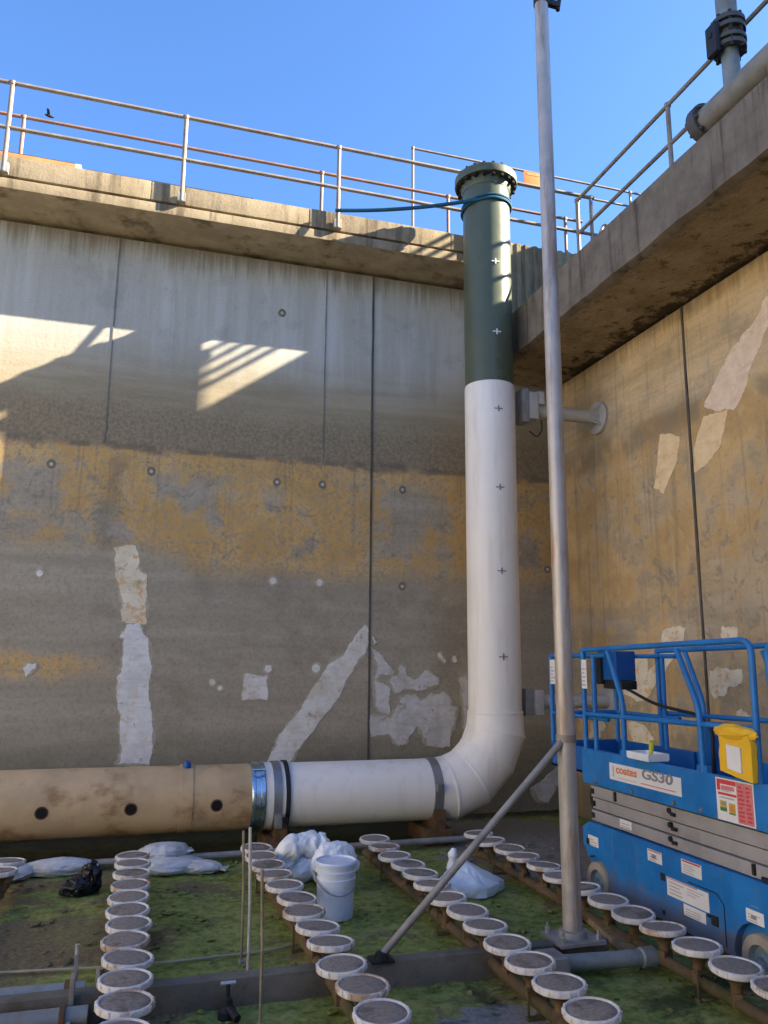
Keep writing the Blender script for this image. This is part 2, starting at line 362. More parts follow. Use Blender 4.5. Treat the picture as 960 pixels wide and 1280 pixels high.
def frames(pts):
    pts = [Vector(p) for p in pts]
    T = []
    for i in range(len(pts)):
        a = pts[i] - pts[i - 1] if i > 0 else None
        b = pts[i + 1] - pts[i] if i < len(pts) - 1 else None
        t = (a.normalized() + b.normalized()) if a is not None and b is not None else (a if a is not None else b)
        T.append(t.normalized())
    n = T[0].orthogonal().normalized()
    if abs(T[0].z) < 0.9:
        n = (Vector((0, 0, 1)) - T[0] * T[0].z).normalized()
    N = [n]
    for i in range(1, len(pts)):
        q = T[i - 1].rotation_difference(T[i])
        n = q @ N[-1]
        N.append((n - T[i] * n.dot(T[i])).normalized())
    return pts, T, N

def tube(bm, pts, rad, seg=12, mi=0, caps=True, mitre=True):
    """sweep a circle along a polyline; rad is a number or one per point"""
    P, T, N = frames(pts)
    rr = rad if isinstance(rad, (list, tuple)) else [rad] * len(P)
    rings = []
    for i, p in enumerate(P):
        b = T[i].cross(N[i])
        k = 1.0; ax = None
        if mitre and 0 < i < len(P) - 1:
            d1 = (P[i] - P[i - 1]).normalized(); d2 = (P[i + 1] - P[i]).normalized()
            ch = math.sqrt(max((1 + d1.dot(d2)) / 2, 0.05))
            if ch < 0.9999:
                k = 1 / ch; ax = (d2 - d1).normalized()
        ring = []
        for j in range(seg):
            a = 2 * PI * j / seg
            o = N[i] * math.cos(a) * rr[i] + b * math.sin(a) * rr[i]
            if ax is not None: o += ax * o.dot(ax) * (k - 1)
            ring.append(bm.verts.new(p + o))
        rings.append(ring)
    fs = []
    for i in range(len(rings) - 1):
        A, B = rings[i], rings[i + 1]
        for j in range(seg):
            fs.append(bm.faces.new((A[j], A[(j + 1) % seg], B[(j + 1) % seg], B[j])))
    if caps:
        fs.append(bm.faces.new(list(reversed(rings[0])))); fs.append(bm.faces.new(rings[-1]))
    setmi(fs, mi)
    return rings

def bend(pts, r=0.08, n=5):
    """round the corners of a polyline"""
    pts = [Vector(p) for p in pts]; out = [pts[0]]
    for i in range(1, len(pts) - 1):
        a, b, c = pts[i - 1], pts[i], pts[i + 1]
        d1 = (a - b); d2 = (c - b)
        q = min(r, d1.length * 0.45, d2.length * 0.45)
        p0 = b + d1.normalized() * q; p2 = b + d2.normalized() * q
        for k in range(n + 1):
            t = k / n
            out.append(p0 * (1 - t) ** 2 + b * 2 * t * (1 - t) + p2 * t * t)
    out.append(pts[-1])
    return out

def lathe(bm, prof, org=(0, 0, 0), axis='Z', seg=32, mi=0, close=False):
    org = Vector(org); rings = []
    for r, h in prof:
        ring = []
        for j in range(seg):
            a = 2 * PI * j / seg
            u, v = r * math.cos(a), r * math.sin(a)
            o = {'Z': (u, v, h), 'X': (h, u, v), 'Y': (v, h, u)}[axis]
            ring.append(bm.verts.new(org + Vector(o)))
        rings.append(ring)
    fs = []
    n = len(rings)
    for i in range(n if close else n - 1):
        A, B = rings[i], rings[(i + 1) % n]
        for j in range(seg):
            fs.append(bm.faces.new((A[j], A[(j + 1) % seg], B[(j + 1) % seg], B[j])))
    if not close:
        if prof[0][0] > 1e-5: fs.append(bm.faces.new(list(reversed(rings[0]))))
        if prof[-1][0] > 1e-5: fs.append(bm.faces.new(rings[-1]))
    setmi(fs, mi)
    return fs

def extrude_poly(bm, pts, a, b, plane='YZ', mi=0):
    """closed outline in a plane, extruded between two values of the third axis"""
    def P(u, v, w):
        return {'YZ': (w, u, v), 'XZ': (u, w, v), 'XY': (u, v, w)}[plane]
    A = [bm.verts.new(P(u, v, a)) for u, v in pts]; B = [bm.verts.new(P(u, v, b)) for u, v in pts]
    fs = [bm.faces.new(A), bm.faces.new(list(reversed(B)))]
    n = len(pts)
    for i in range(n):
        fs.append(bm.faces.new((A[i], B[i], B[(i + 1) % n], A[(i + 1) % n])))
    setmi(fs, mi)
    return fs

def ragged(pts, amp=0.035, n=3, seed=0):
    """break the straight edges of an outline"""
    rnd = random.Random(seed)
    for lv in range(n):
        out = []
        for i in range(len(pts)):
            a = pts[i]; b = pts[(i + 1) % len(pts)]
            L = math.hypot(b[0] - a[0], b[1] - a[1])
            k = min(amp, L * 0.22) * rnd.uniform(-1, 1)
            out.append(a)
            if L > 0.02:
                nx, ny = -(b[1] - a[1]) / max(L, 1e-6), (b[0] - a[0]) / max(L, 1e-6)
                out.append(((a[0] + b[0]) / 2 + nx * k, (a[1] + b[1]) / 2 + ny * k))
        pts = out; amp *= 0.6
    return pts

def crumple(bm, amp, scale, seed=0.0, verts=None):
    """ridged folds, like creased sheet"""
    bm.normal_update()
    for v in (verts or bm.verts):
        p = v.co * scale + Vector((seed, seed * 1.7, -seed))
        q = p + 0.5 * noise.noise_vector(p * 0.7)
        d = (1 - 2.4 * abs(noise.noise(q))) * 0.55 + (1 - 2.4 * abs(noise.noise(q * 2.1))) * 0.3 + (1 - 2 * abs(noise.noise(q * 4.3))) * 0.13
        v.co += v.normal * d * amp

def obj(name, bm, mats, parent=None, smooth=35):
    bmesh.ops.recalc_face_normals(bm, faces=bm.faces[:])
    me = bpy.data.meshes.new(name)
    bm.to_mesh(me); bm.free()
    for m in (mats if isinstance(mats, (list, tuple)) else [mats]):
        me.materials.append(M[m] if isinstance(m, str) else m)
    if smooth:
        me.polygons.foreach_set('use_smooth', [True] * len(me.polygons))
        me.set_sharp_from_angle(angle=R(smooth))
    o = bpy.data.objects.new(name, me)
    col.objects.link(o)
    if parent is not None:
        o.parent = parent
        w = parent.location.copy()
        if parent.parent is not None: w += parent.parent.location
        me.transform(Matrix.Translation(-w))
    return o

def tag(o, label, cat, group=None):
    o['label'] = label; o['category'] = cat
    if group: o['group'] = group
    return o

def thing(name, loc, label, cat, group=None):
    o = bpy.data.objects.new(name, None)
    o.empty_display_size = 0.1
    col.objects.link(o); o.location = loc
    return tag(o, label, cat, group)

def struct(o):
    o['kind'] = 'structure'
    return o

def nb(): return bmesh.new()

def text_mesh(bm, s, size, mat, mi=0, shear=0.0, bold=0.0, wide=1.0):
    cu = bpy.data.curves.new('lettering', 'FONT')
    cu.body = s; cu.size = size; cu.extrude = 0.0008; cu.shear = shear; cu.offset = bold
    cu.align_x = 'LEFT'; cu.align_y = 'BOTTOM'
    ob = bpy.data.objects.new('lettering', cu); col.objects.link(ob)
    dg = bpy.context.evaluated_depsgraph_get()
    me = bpy.data.meshes.new_from_object(ob.evaluated_get(dg))
    n0 = len(bm.verts); f0 = len(bm.faces)
    bm.from_mesh(me)
    bm.verts.ensure_lookup_table(); bm.faces.ensure_lookup_table()
    w = max((v.co.x for v in bm.verts[n0:]), default=1)
    for v in bm.verts[n0:]: v.co.x *= wide
    bmesh.ops.transform(bm, matrix=mat, verts=bm.verts[n0:])
    setmi(bm.faces[f0:], mi)
    bpy.data.objects.remove(ob); bpy.data.curves.remove(cu); bpy.data.meshes.remove(me)
    return w

# ------------------------------------------------------------------ layout constants (metres; +Y into the back wall)
YW = 9.72      # face of the back wall
YL = 9.07      # front of the walkway over it
XW = 5.40      # face of the right wall
XB = 4.31      # edge of the right walkway
ZS = 7.20      # underside of the back walkway
ZB0, ZB1 = 5.72, 6.33

# ------------------------------------------------------------------ ground
def axis(lo, hi, a, b, st):
    v = [lo, lo * 0.3, a - 12, a - 3]
    n = int(round((b - a) / st))
    v += [a + i * (b - a) / n for i in range(n + 1)]
    return v + [b + 3, b + 12, hi * 0.3, hi]
bm = nb()
xs = axis(-300, 300, -2.4, 5.6, 0.04); ys = axis(-300, 300, 2.6, 9.9, 0.04)
grid = []
for yy in ys:
    row = []
    for xx in xs:
        h = 0.0
        if -2.5 < xx < 5.7 and 2.5 < yy < 10:
            p = Vector((xx, yy, 0))
            h = 0.010 * noise.fractal(p * 5, 1.0, 2.0, 4) + 0.004 * noise.noise(p * 19) - 0.008
        row.append(bm.verts.new((xx, yy, min(h, 0.004))))
    grid.append(row)
for i in range(len(ys) - 1):
    for j in range(len(xs) - 1):
        bm.faces.new((grid[i][j], grid[i][j + 1], grid[i + 1][j + 1], grid[i + 1][j]))
struct(obj('ground', bm, 'ground', smooth=180))

bm = nb()
rg = random.Random(21)
for i in range(1900):
    x, y = rg.uniform(-1.6, 4.6), rg.uniform(3.2, 8.1)
    if y < 3.9 and rg.random() < 0.4: continue
    if noise.noise(Vector((x * 1.7, y * 1.7, 3))) < -0.02: continue
    s = rg.uniform(0.006, 0.024) * (1.0 if rg.random() < 0.93 else 1.7)
    r = bmesh.ops.create_icosphere(bm, subdivisions=1, radius=s)
    a = rg.uniform(0, 6.3); fx = rg.uniform(0.8, 1.6); fz = rg.uniform(0.3, 0.6)
    for v in r['verts']:
        k = 1 + 0.45 * rg.uniform(-1, 1)
        u, w, z = v.co.x * k * fx, v.co.y * k, v.co.z * k * fz
        v.co = Vector((x + u * math.cos(a) - w * math.sin(a), y + u * math.sin(a) + w * math.cos(a), z + 0.002))
mo = obj('moss_clumps', bm, 'ground', smooth=0)
mo['kind'] = 'stuff'
# ------------------------------------------------------------------ back wall with its walkway
wall = thing('basin_wall', (1.5, YW, 0), 'tall stained concrete back wall with orange film, pale repair strips and a sunlit patch behind the white pipe', 'wall')
WM = ['wall', 'joint', 'cream', 'white', 'blue', 'tie', 'tie_ring', 'tan', 'ochre', 'halo', 'bluewhite', 'faint_joint']
bm = nb()
box(bm, (-10, YW, -0.3), (XW + 0.6, YW + 0.6, ZS - 0.06))
BACK_PATCHES = {
  'cream': [(-0.4, 3.18), (-0.16, 3.22), (-0.09, 2.91), (-0.01, 2.87), (-0.0, 2.58), (0.01, 2.3), (-0.12, 2.31), (-0.26, 2.32), (-0.28, 2.43), (-0.25, 2.53), (-0.31, 2.71), (-0.37, 2.94)],
  'white1': [(-0.2, 2.29), (-0.06, 2.31), (-0.01, 2.18), (0.05, 2.11), (0.11, 1.81), (0.09, 1.56), (0.14, 1.25), (0.17, 0.93), (0.14, 0.71), (-0.21, 0.72), (-0.16, 0.85), (-0.2, 1.21), (-0.24, 1.39), (-0.27, 1.7), (-0.22, 1.81), (-0.22, 2.13), (-0.27, 2.15)],
  'white2': [(2.68, 2.35), (2.72, 2.24), (2.7, 2.0), (2.52, 1.75), (2.37, 1.46), (2.13, 1.18), (1.84, 0.81), (1.74, 0.66), (1.46, 0.67), (1.6, 0.88), (1.64, 1.02), (1.78, 1.18), (1.97, 1.46), (2.21, 1.83), (2.42, 1.98)],
  'white3': [(1.19, 1.73), (1.46, 1.71), (1.47, 1.42), (1.17, 1.42)],
  'white4': [(-1.27, 1.78), (-1.23, 1.83), (-1.14, 1.85), (-1.14, 1.78), (-1.2, 1.73), (-1.23, 1.69)],
  'blue1': [(2.77, 2.05), (2.87, 2.0), (2.94, 1.89), (3.08, 1.76), (3.03, 1.73), (2.88, 1.72), (2.85, 1.69), (2.86, 1.62), (2.94, 1.61), (3.02, 1.52), (3.0, 1.39), (3.01, 1.23), (2.92, 1.25), (2.84, 1.33), (2.81, 1.62), (2.85, 1.84)],
  'blue2': [(3.01, 1.65), (3.13, 1.72), (3.16, 1.84), (3.22, 1.82), (3.25, 1.71), (3.38, 1.67), (3.52, 1.78), (3.66, 1.69), (3.68, 1.61), (3.52, 1.56), (3.35, 1.53), (3.21, 1.55), (3.12, 1.5), (3.08, 1.52)],
  'blue3': [(2.77, 1.22), (3.03, 1.21), (3.12, 1.36), (3.23, 1.47), (3.35, 1.49), (3.44, 1.39), (3.57, 1.49), (3.74, 1.51), (3.85, 1.4), (3.85, 1.33), (3.93, 1.31), (3.9, 1.12), (3.84, 1.0), (3.83, 0.83), (3.52, 0.85), (3.46, 0.99), (3.38, 1.09), (3.23, 0.88), (3.14, 0.86), (3.02, 0.99), (2.78, 0.98)],
  'blue4': [(3.96, 1.66), (4.07, 1.73), (4.12, 1.39), (4.11, 1.05), (4.01, 1.05), (4.0, 1.47)],
  'white5': [(2.78, 2.2), (2.85, 2.13), (2.79, 2.09)],
  'white6': [(3.67, 2.0), (3.71, 2.0), (3.78, 1.9), (3.76, 1.87), (3.71, 1.92)],
  'white7': [(3.88, 1.96), (3.92, 1.96), (3.93, 1.9), (3.9, 1.88), (3.87, 1.91)],
  'blue5': [(4.97, 0.27), (5.38, 0.55), (5.42, 0.4), (5.19, 0.09), (5.06, 0.11)],
}
RIGHT_PATCHES = {
  'tan1': [(5.66, 5.15), (5.52, 5.29), (5.53, 5.01), (5.69, 4.8), (5.85, 4.57), (6.03, 4.35), (6.26, 4.38), (6.48, 4.51), (6.28, 4.73), (6.02, 4.97), (5.85, 5.06)],
  'cream1': [(6.49, 4.41), (6.14, 4.37), (6.26, 4.05), (6.48, 3.9), (6.7, 3.86), (6.68, 4.07)],
  'cream2': [(7.22, 4.42), (6.89, 4.3), (6.95, 4.05), (7.22, 3.73), (7.39, 3.83)],
  'white1': [(6.67, 1.82), (6.51, 1.86), (6.21, 1.84), (6.24, 1.71), (6.43, 1.66), (6.46, 1.6), (6.6, 1.56), (6.67, 1.61)],
  'cream3': [(6.44, 2.26), (6.23, 2.24), (6.21, 2.05), (6.44, 2.05)],
  'white2': [(6.26, 1.49), (6.15, 1.4), (6.36, 1.39)],
  'white3': [(8.08, 1.98), (7.67, 1.98), (7.7, 1.77), (7.46, 1.96), (7.38, 2.21), (7.26, 2.26), (6.98, 2.26), (7.05, 2.08), (7.17, 1.96), (7.45, 1.73), (7.64, 1.56), (7.9, 1.46), (8.15, 1.54), (8.17, 1.75)],
  'white4': [(8.11, 1.22), (7.83, 1.22), (7.63, 1.08), (7.7, 0.99), (8.0, 0.99)],
  'white5': [(8.9, 1.16), (8.6, 1.22), (8.61, 1.09), (8.73, 0.98), (8.96, 0.98)],
}
BACK_DOTS = [(0.81, 1.63, 0.037), (0.9, 1.56, 0.026), (1.47, 1.79, 0.047), (2.06, 1.8, 0.053), (1.49, 2.86, 0.042), (2.08, 2.86, 0.042), (-1.19, 2.85, 0.037)]
TIE_HOLES = [(-1.17, 4.14), (-0.04, 4.14), (1.5, 4.12), (2.09, 4.13), (1.49, 6.42), (3.18, 4.14), (3.18, 2.85), (5.3, 3.16)]
TIE_HOLES_RIGHT = [(8.63, 4.07), (8.63, 2.83)]
kinds = {'cream': 2, 'white': 3, 'blue': 4, 'tan': 7, 'ochre': 8}
def patch(bm, pts, plane, face, mi, th, seed):
    cx = sum(p[0] for p in pts) / len(pts); cy = sum(p[1] for p in pts) / len(pts)
    ar = sum(pts[i - 1][0] * pts[i][1] - pts[i][0] * pts[i - 1][1] for i in range(len(pts)))
    if mi in (2, 3, 4, 10) and len(pts) > 3:
        sg = 1 if ar > 0 else -1; out = []
        for i in range(len(pts)):
            a, b, c = pts[i - 1], pts[i], pts[(i + 1) % len(pts)]
            n1 = Vector((b[1] - a[1], a[0] - b[0])).normalized(); n2 = Vector((c[1] - b[1], b[0] - c[0])).normalized()
            nn = (n1 + n2); nn = nn.normalized() if nn.length > 0.1 else n1
            out.append((b[0] + nn.x * 0.022 * sg, b[1] + nn.y * 0.022 * sg))
        extrude_poly(bm, ragged(out, 0.03, 4, seed + 500), face + 0.01, face - th + 0.003, plane, 9)
    pts = ragged(pts, 0.022, 4, seed)
    if plane == 'XZ': extrude_poly(bm, pts, face + 0.01, face - th, 'XZ', mi)
    else: extrude_poly(bm, pts, face + 0.01, face - th, 'YZ', mi)
for i, (k, pts) in enumerate(BACK_PATCHES.items()):
    patch(bm, pts, 'XZ', YW, 10 if k == 'white1' else kinds[k.rstrip('0123456789')], 0.005 + 0.0008 * i, i)
for i, (x, z, r) in enumerate(BACK_DOTS):
    pts = [(x + r * math.cos(a * PI / 5), z + r * math.sin(a * PI / 5)) for a in range(10)]
    patch(bm, pts, 'XZ', YW, 3, 0.006, 50 + i)
for x, z in TIE_HOLES:
    c = [(math.cos(a * PI / 6), math.sin(a * PI / 6)) for a in range(12)]
    extrude_poly(bm, ragged([(x + 0.052 * u, z + 0.058 * v) for u, v in c], 0.02, 2, int(x * 100)), YW + 0.01, YW - 0.003, 'XZ', 6)
    extrude_poly(bm, [(x + 0.021 * u, z + 0.021 * v) for u, v in c], YW + 0.01, YW - 0.007, 'XZ', 5)
# expansion joints
def joint(bm, x, z0, z1, w, th=0.009, mi=1):
    n = 24
    L = [(x - w / 2 * random.uniform(0.7, 1.15), z0 + (z1 - z0) * i / n) for i in range(n + 1)]
    Rr = [(x + w / 2 * random.uniform(0.7, 1.15), z0 + (z1 - z0) * i / n) for i in range(n + 1)]
    extrude_poly(bm, L + Rr[::-1], YW + 0.01, YW - th, 'XZ', mi)
joint(bm, 2.745, 0.0, ZS - 0.07, 0.028, 0.012)
joint(bm, -0.60, 4.46, ZS - 0.07, 0.012, 0.009, 11)
joint(bm, 2.085, 4.46, ZS - 0.07, 0.012, 0.009, 11)
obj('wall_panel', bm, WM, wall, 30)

bm = nb()
box(bm, (-10, YL, ZS), (XW + 1.2, 11.0, 7.325), 0, 0.012)
# soffit with drip stains (bottom face gets its own material)
bm.faces.ensure_lookup_table()
for f in bm.faces:
    f.normal_update()
    if f.normal.z < -0.8: f.material_index = 1
box(bm, (-10, YL + 0.13, 7.322), (XW + 1.2, 11.0, 7.368), 1)
obj('walkway_slab', bm, ['ledge', 'soffit'], wall)
bm = nb()
xx = -10.0
while xx < 4.3:
    x2 = min(xx + 1.95, 4.33)
    box(bm, (xx + 0.004, YL + 0.015, 7.365), (x2 - 0.004, YL + 0.30, 7.612 + random.uniform(-0.008, 0.008)), 0, 0.012)
    xx = x2
obj('kerb', bm, 'ledge', wall)
bm = nb()
box(bm, (-10, YL + 0.35, 7.36), (XW + 1.2, 10.95, 7.50))
obj('walkway_deck', bm, 'beam', wall)
# ribbed infill in the corner over the right walkway
bm = nb()
x = 4.47
pts = []
while x < 6.5:
    pts += [(x, YL - 0.055), (x + 0.055, YL - 0.055), (x + 0.07, YL - 0.03), (x + 0.115, YL - 0.03), (x + 0.13, YL - 0.055)]
    x += 0.13
pts += [(6.55, YL - 0.055), (6.55, YL + 0.5), (4.47, YL + 0.5)]
# drop duplicate points
cl = []
for p in pts:
    if not cl or math.hypot(p[0] - cl[-1][0], p[1] - cl[-1][1]) > 1e-4: cl.append(p)
extrude_poly(bm, cl, 5.75, 7.585, 'XY', 0)
obj('ribbed_infill', bm, 'ledge', wall)

# ------------------------------------------------------------------ right wall with its walkway
rwall = thing('basin_wall', (XW, 3.0, 0), 'ochre stained concrete side wall with a black vertical joint, behind the blue scissor lift', 'wall')
bm = nb()
box(bm, (XW, -8, -0.3), (XW + 0.6, YW - 0.002, ZB0))
for i, (k, pts) in enumerate(RIGHT_PATCHES.items()):
    pts = ragged(pts, 0.025, 4, 80 + i)
    extrude_poly(bm, pts, XW + 0.01, XW - 0.004 - 0.0008 * i, 'YZ', {'tan1': 7, 'cream1': 8, 'cream2': 8}.get(k, 2))
for y, z in TIE_HOLES_RIGHT:
    c = [(math.cos(a * PI / 6), math.sin(a * PI / 6)) for a in range(12)]
    extrude_poly(bm, [(y + 0.03 * u, z + 0.03 * v) for u, v in c], XW + 0.01, XW - 0.005, 'YZ', 5)
n = 24
L = [(6.72 - 0.016 * random.uniform(0.7, 1.15), ZB0 * i / n) for i in range(n + 1)]
Rr = [(6.72 + 0.016 * random.uniform(0.7, 1.15), ZB0 * i / n) for i in range(n + 1)]
extrude_poly(bm, L + Rr[::-1], XW + 0.01, XW - 0.014, 'YZ', 1)
WM2 = list(WM); WM2[0] = 'wall_r'
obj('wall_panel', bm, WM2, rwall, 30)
bm = nb()
# walkway slab, its lower arris a little broken
ny = 60
A = []
for i in range(ny + 1):
    y = -8 + (9.04 + 8) * i / ny
    A.append((y, random.uniform(-1, 1) * 0.012, random.uniform(-1, 1) * 0.008))
prev = None
for y, dz, dx in A:
    ring = [bm.verts.new((XB + dx * 0.4, y, ZB1)), bm.verts.new((6.6, y, ZB1)), bm.verts.new((6.6, y, ZB0 + 0.03)), bm.verts.new((XW + 0.02, y, ZB0 + 0.03)), bm.verts.new((XB + 0.09 + dx, y, ZB0 + 0.012)), bm.verts.new((XB + dx, y, ZB0 + 0.04 + dz))]
    if prev:
        for j in range(6):
            f = bm.faces.new((prev[j], prev[(j + 1) % 6], ring[(j + 1) % 6], ring[j]))
            if j in (2, 3): f.material_index = 1
    else:
        bm.faces.new(ring)
    prev = ring
bm.faces.new(list(reversed(prev)))
obj('walkway_slab', bm, ['beam', 'soffit_damp'], rwall, 30)

# ------------------------------------------------------------------ stepped, railed tank (unseen, added to shade the basin)
blocker = thing('sun_blocker', (14, 0, 0), 'unseen stepped concrete tank standing beyond the right walkway', 'blocker')
bm = nb()
extrude_poly(bm, [(10.15, 6.94), (10.15, 7.028), (9.77, 7.505), (9.77, 13), (18, 13), (18, 6.94)], -0.3, 10.31, 'XY')  # outline shaped to place the shadow edge on the back wall
obj('upper_blocker', bm, 'blocker', blocker)
bm = nb()
extrude_poly(bm, [(10.15, 3.9), (10.15, 6.938), (18, 6.938), (18, 3.9)], -0.3, 9.67, 'XY')
obj('lower_blocker', bm, 'blocker', blocker)
bm = nb()
extrude_poly(bm, [(10.15, -16), (10.15, 3.898), (18, 3.898), (18, -16)], -0.3, 12.15, 'XY')  # raised to keep sun off the pole and service pipe
obj('tall_blocker', bm, 'blocker', blocker)
tr = thing('guard_rail', (9.9, 9, 10.31), 'unseen pipe rail added for its shadow stripes along the raised top edge of the tall pale concrete tank', 'railing')
line = [(10.17, 7.02), (9.79, 7.505), (9.79, 12.9)]
for dz in (0.30, 0.45, 0.61, 0.76):  # heights set for the shadow stripes they cast
    bm = nb(); tube(bm, [(x, y, 10.31 + dz) for x, y in line], 0.03, 8); obj('rail', bm, 'rail', tr)
for x, y in ((10.17, 7.0), (9.80, 7.9), (9.80, 10.4), (9.80, 12.8)):
    bm = nb(); tube(bm, [(x, y, 10.31), (x, y, 11.07)], 0.03, 8); obj('post', bm, 'rail', tr)
tr = thing('guard_rail', (10.18, 5.4, 9.67), 'unseen pipe rail added for its shadow stripes along the lower top edge of the tall pale concrete tank', 'railing')
for dz in (0.33, 0.78):  # added to stripe the sunlight on the green pipe
    bm = nb(); tube(bm, [(10.18, 3.92, 9.67 + dz), (10.18, 6.9, 9.67 + dz)], 0.032, 8); obj('rail', bm, 'rail', tr)
for i in range(2):
    bm = nb(); y = 4.0 + i * 2.85
    tube(bm, [(10.18, y, 9.67), (10.18, y, 10.45)], 0.03, 8)
    obj('post', bm, 'rail', tr)

# ------------------------------------------------------------------ the sunlit far sides of the basin, outside the picture
lw = thing('basin_wall', (-11, -2, 0), 'pale sunlit concrete wall on the left side of the basin', 'wall')
bm = nb(); box(bm, (-11.6, -13, -0.3), (-11.0, YW + 0.6, 7.2)); obj('wall_panel', bm, 'sunlit', lw)
bm = nb(); box(bm, (-12.6, -13, 7.2), (-10.4, YW - 0.7, 7.45)); obj('walkway_slab', bm, 'sunlit', lw)
rw = thing('basin_wall', (0, -13, 0), 'pale concrete wall closing the basin far behind the camera', 'wall')
bm = nb(); box(bm, (-11.6, -13.6, -0.3), (XW + 0.6, -13.0, 7.2)); obj('wall_panel', bm, 'sunlit', rw)

# ------------------------------------------------------------------ white and green pipeline
XP, YP, RP = 3.891, 8.46, 0.305
ZH = 0.525
RH = 0.318
pl = thing('pipeline', (XP, YP, 0), 'off-white pipe running along the floor, bending up and ending in a grey-green flanged top', 'pipe')
bm = nb()
tube(bm, [(1.49, YP, ZH), (3.10, YP, ZH)], RH, 48)
obj('horizontal_pipe', bm, 'pipe_white', pl)
bm = nb()
RB = 0.74; nm = 4
path = [(3.10, YP, ZH)]
st = PI / 2 / nm
for i in range(nm):
    a = st * (i + 0.5); q = RB / math.cos(st / 2)
    path.append((3.151 + q * math.sin(a), YP, ZH + RB - q * math.cos(a)))
path.append((XP, YP, 1.34))
tube(bm, path, [RH + 0.006] + [RH + 0.014] * nm + [RP + 0.008], 48)
obj('elbow', bm, 'pipe_white', pl, 12)
bm = nb()
# weld beads and tape laps on the elbow
def hoop(bm, c, t, r, rr, mi=0, seg=40):
    t = Vector(t).normalized(); u = Vector((0, 1, 0)); v = t.cross(u)
    rings = []
    for j in range(seg):
        a = 2 * PI * j / seg; d = u * math.cos(a) + v * math.sin(a)
        ring = [bm.verts.new(Vector(c) + d * (r + rr * math.cos(b * PI / 3)) + t * rr * 2.2 * math.sin(b * PI / 3)) for b in range(6)]
        rings.append(ring)
    for j in range(seg):
        A, B = rings[j], rings[(j + 1) % seg]
        for b in range(6):
            f = bm.faces.new((A[b], A[(b + 1) % 6], B[(b + 1) % 6], B[b])); f.material_index = mi
for i in range(nm):
    a = st * (i + 0.5); q = RB / math.cos(st / 2)
    c = (3.151 + q * math.sin(a), YP, ZH + RB - q * math.cos(a))
    hoop(bm, c, (math.cos(a), 0, math.sin(a)), RH + 0.016, 0.009)
hoop(bm, (XP, YP, 1.33), (0, 0, 1), RP + 0.008, 0.009)
for q, zz in ((0.10, 0.004), (0.25, 0.006), (0.42, 0.005), (0.62, 0.006), (0.80, 0.005)):
    a = PI / 2 * q
    hoop(bm, (3.151 + RB * math.sin(a), YP, ZH + RB - RB * math.cos(a)), (math.cos(a), 0.08 * math.sin(q * 30), math.sin(a)), RH + 0.009, zz)
obj('tape_lap', bm, 'pipe_white', pl)
AZ = math.atan2(-YP, -XP) + R(20)       # towards the camera, a little to the right
def crosses(bm, zs, mi):
    for z in zs:
        Mx = Matrix.Translation((XP, YP, z)) @ Matrix.Rotation(AZ, 4, 'Z')
        box(bm, (RP - 0.02, -0.050, -0.006), (RP + 0.006, 0.050, 0.006), mi, 0, Mx)
        box(bm, (RP - 0.02, -0.008, -0.035), (RP + 0.008, 0.008, 0.035), mi, 0, Mx)
bm = nb()
lathe(bm, [(RP, 1.30), (RP, 3.2), (RP, 5.20), (RP - 0.004, 5.215)], (XP, YP, 0), 'Z', 56)
crosses(bm, (4.855, 3.897, 2.918, 1.951), 1)
obj('white_riser', bm, ['pipe_white', 'strap'], pl)
bm = nb()
lathe(bm, [(RP - 0.006, 5.20), (RP - 0.006, 7.96)], (XP, YP, 0), 'Z', 56)
crosses(bm, (6.75, 5.829), 1)
obj('green_riser', bm, ['pipe_green', 'decal'], pl)
fl = None
bm = nb()
lathe(bm, [(RP, 7.935), (0.398, 7.94), (0.401, 7.948), (0.401, 8.035), (0.396, 8.042), (RP - 0.03, 8.042), (RP - 0.03, 7.8)], (XP, YP, 0), 'Z', 64)
lathe(bm, [(RP, 7.83), (0.322, 7.89), (0.327, 7.935)], (XP, YP, 0), 'Z', 48)
fl = obj('flange', bm, 'flange_green', pl)
for j in range(20):
    a = 2 * PI * (j + 0.5) / 20
    bm = nb()
    c = (XP + 0.365 * math.cos(a), YP + 0.365 * math.sin(a), 0)
    lathe(bm, [(0.026, 7.895), (0.026, 7.93), (0.014, 7.932), (0.014, 8.05), (0.024, 8.052), (0.024, 8.07)], c, 'Z', 6)
    obj('bolt', bm, 'hole', fl)
bm = nb()
lathe(bm, [(RH + 0.001, -0.05), (RH + 0.012, -0.048), (RH + 0.012, 0.05), (RH + 0.001, 0.052)], (3.09, YP, ZH), 'X', 48)
box(bm, (3.05, YP - RH - 0.05, ZH + 0.02), (3.12, YP - RH - 0.005, ZH + 0.10), 0, 0.005)
obj('pipe_strap', bm, 'strap', pl)

# tan perforated pipe and the coupling between the two
tp = thing('perforated_pipe', (-1.5, YP, 0), 'stained tan pipe with a row of round black holes below the back wall', 'pipe')
bm = nb()
tube(bm, [(-7, YP, ZH + 0.02), (1.16, YP, ZH)], RH, 48)
for x in (-3.95, -3.16, -2.37, -1.59, -0.80, -0.02, 0.776):
    z = ZH + 0.01; c = [(math.cos(a * PI / 10), math.sin(a * PI / 10)) for a in range(20)]
    for sc, mi, dy in ((0.060, 2, 0.004), (0.047, 1, 0.007)):
        pts = [(x + sc * u, z - 0.035 + sc * v) for u, v in c]
        A = [bm.verts.new((u, YP - math.sqrt(max(RH ** 2 - (v - z) ** 2, 0)) - dy, v)) for u, v in pts]
        f = bm.faces.new(A); f.material_index = mi
obj('pipe_body', bm, ['pipe_tan', 'hole', 'rust'], tp)
bm = nb()
lathe(bm, [(RH + 0.001, -0.06), (RH + 0.008, -0.058), (RH + 0.008, 0.06), (RH + 0.001, 0.062)], (0.49, YP, ZH + 0.004), 'X', 48)
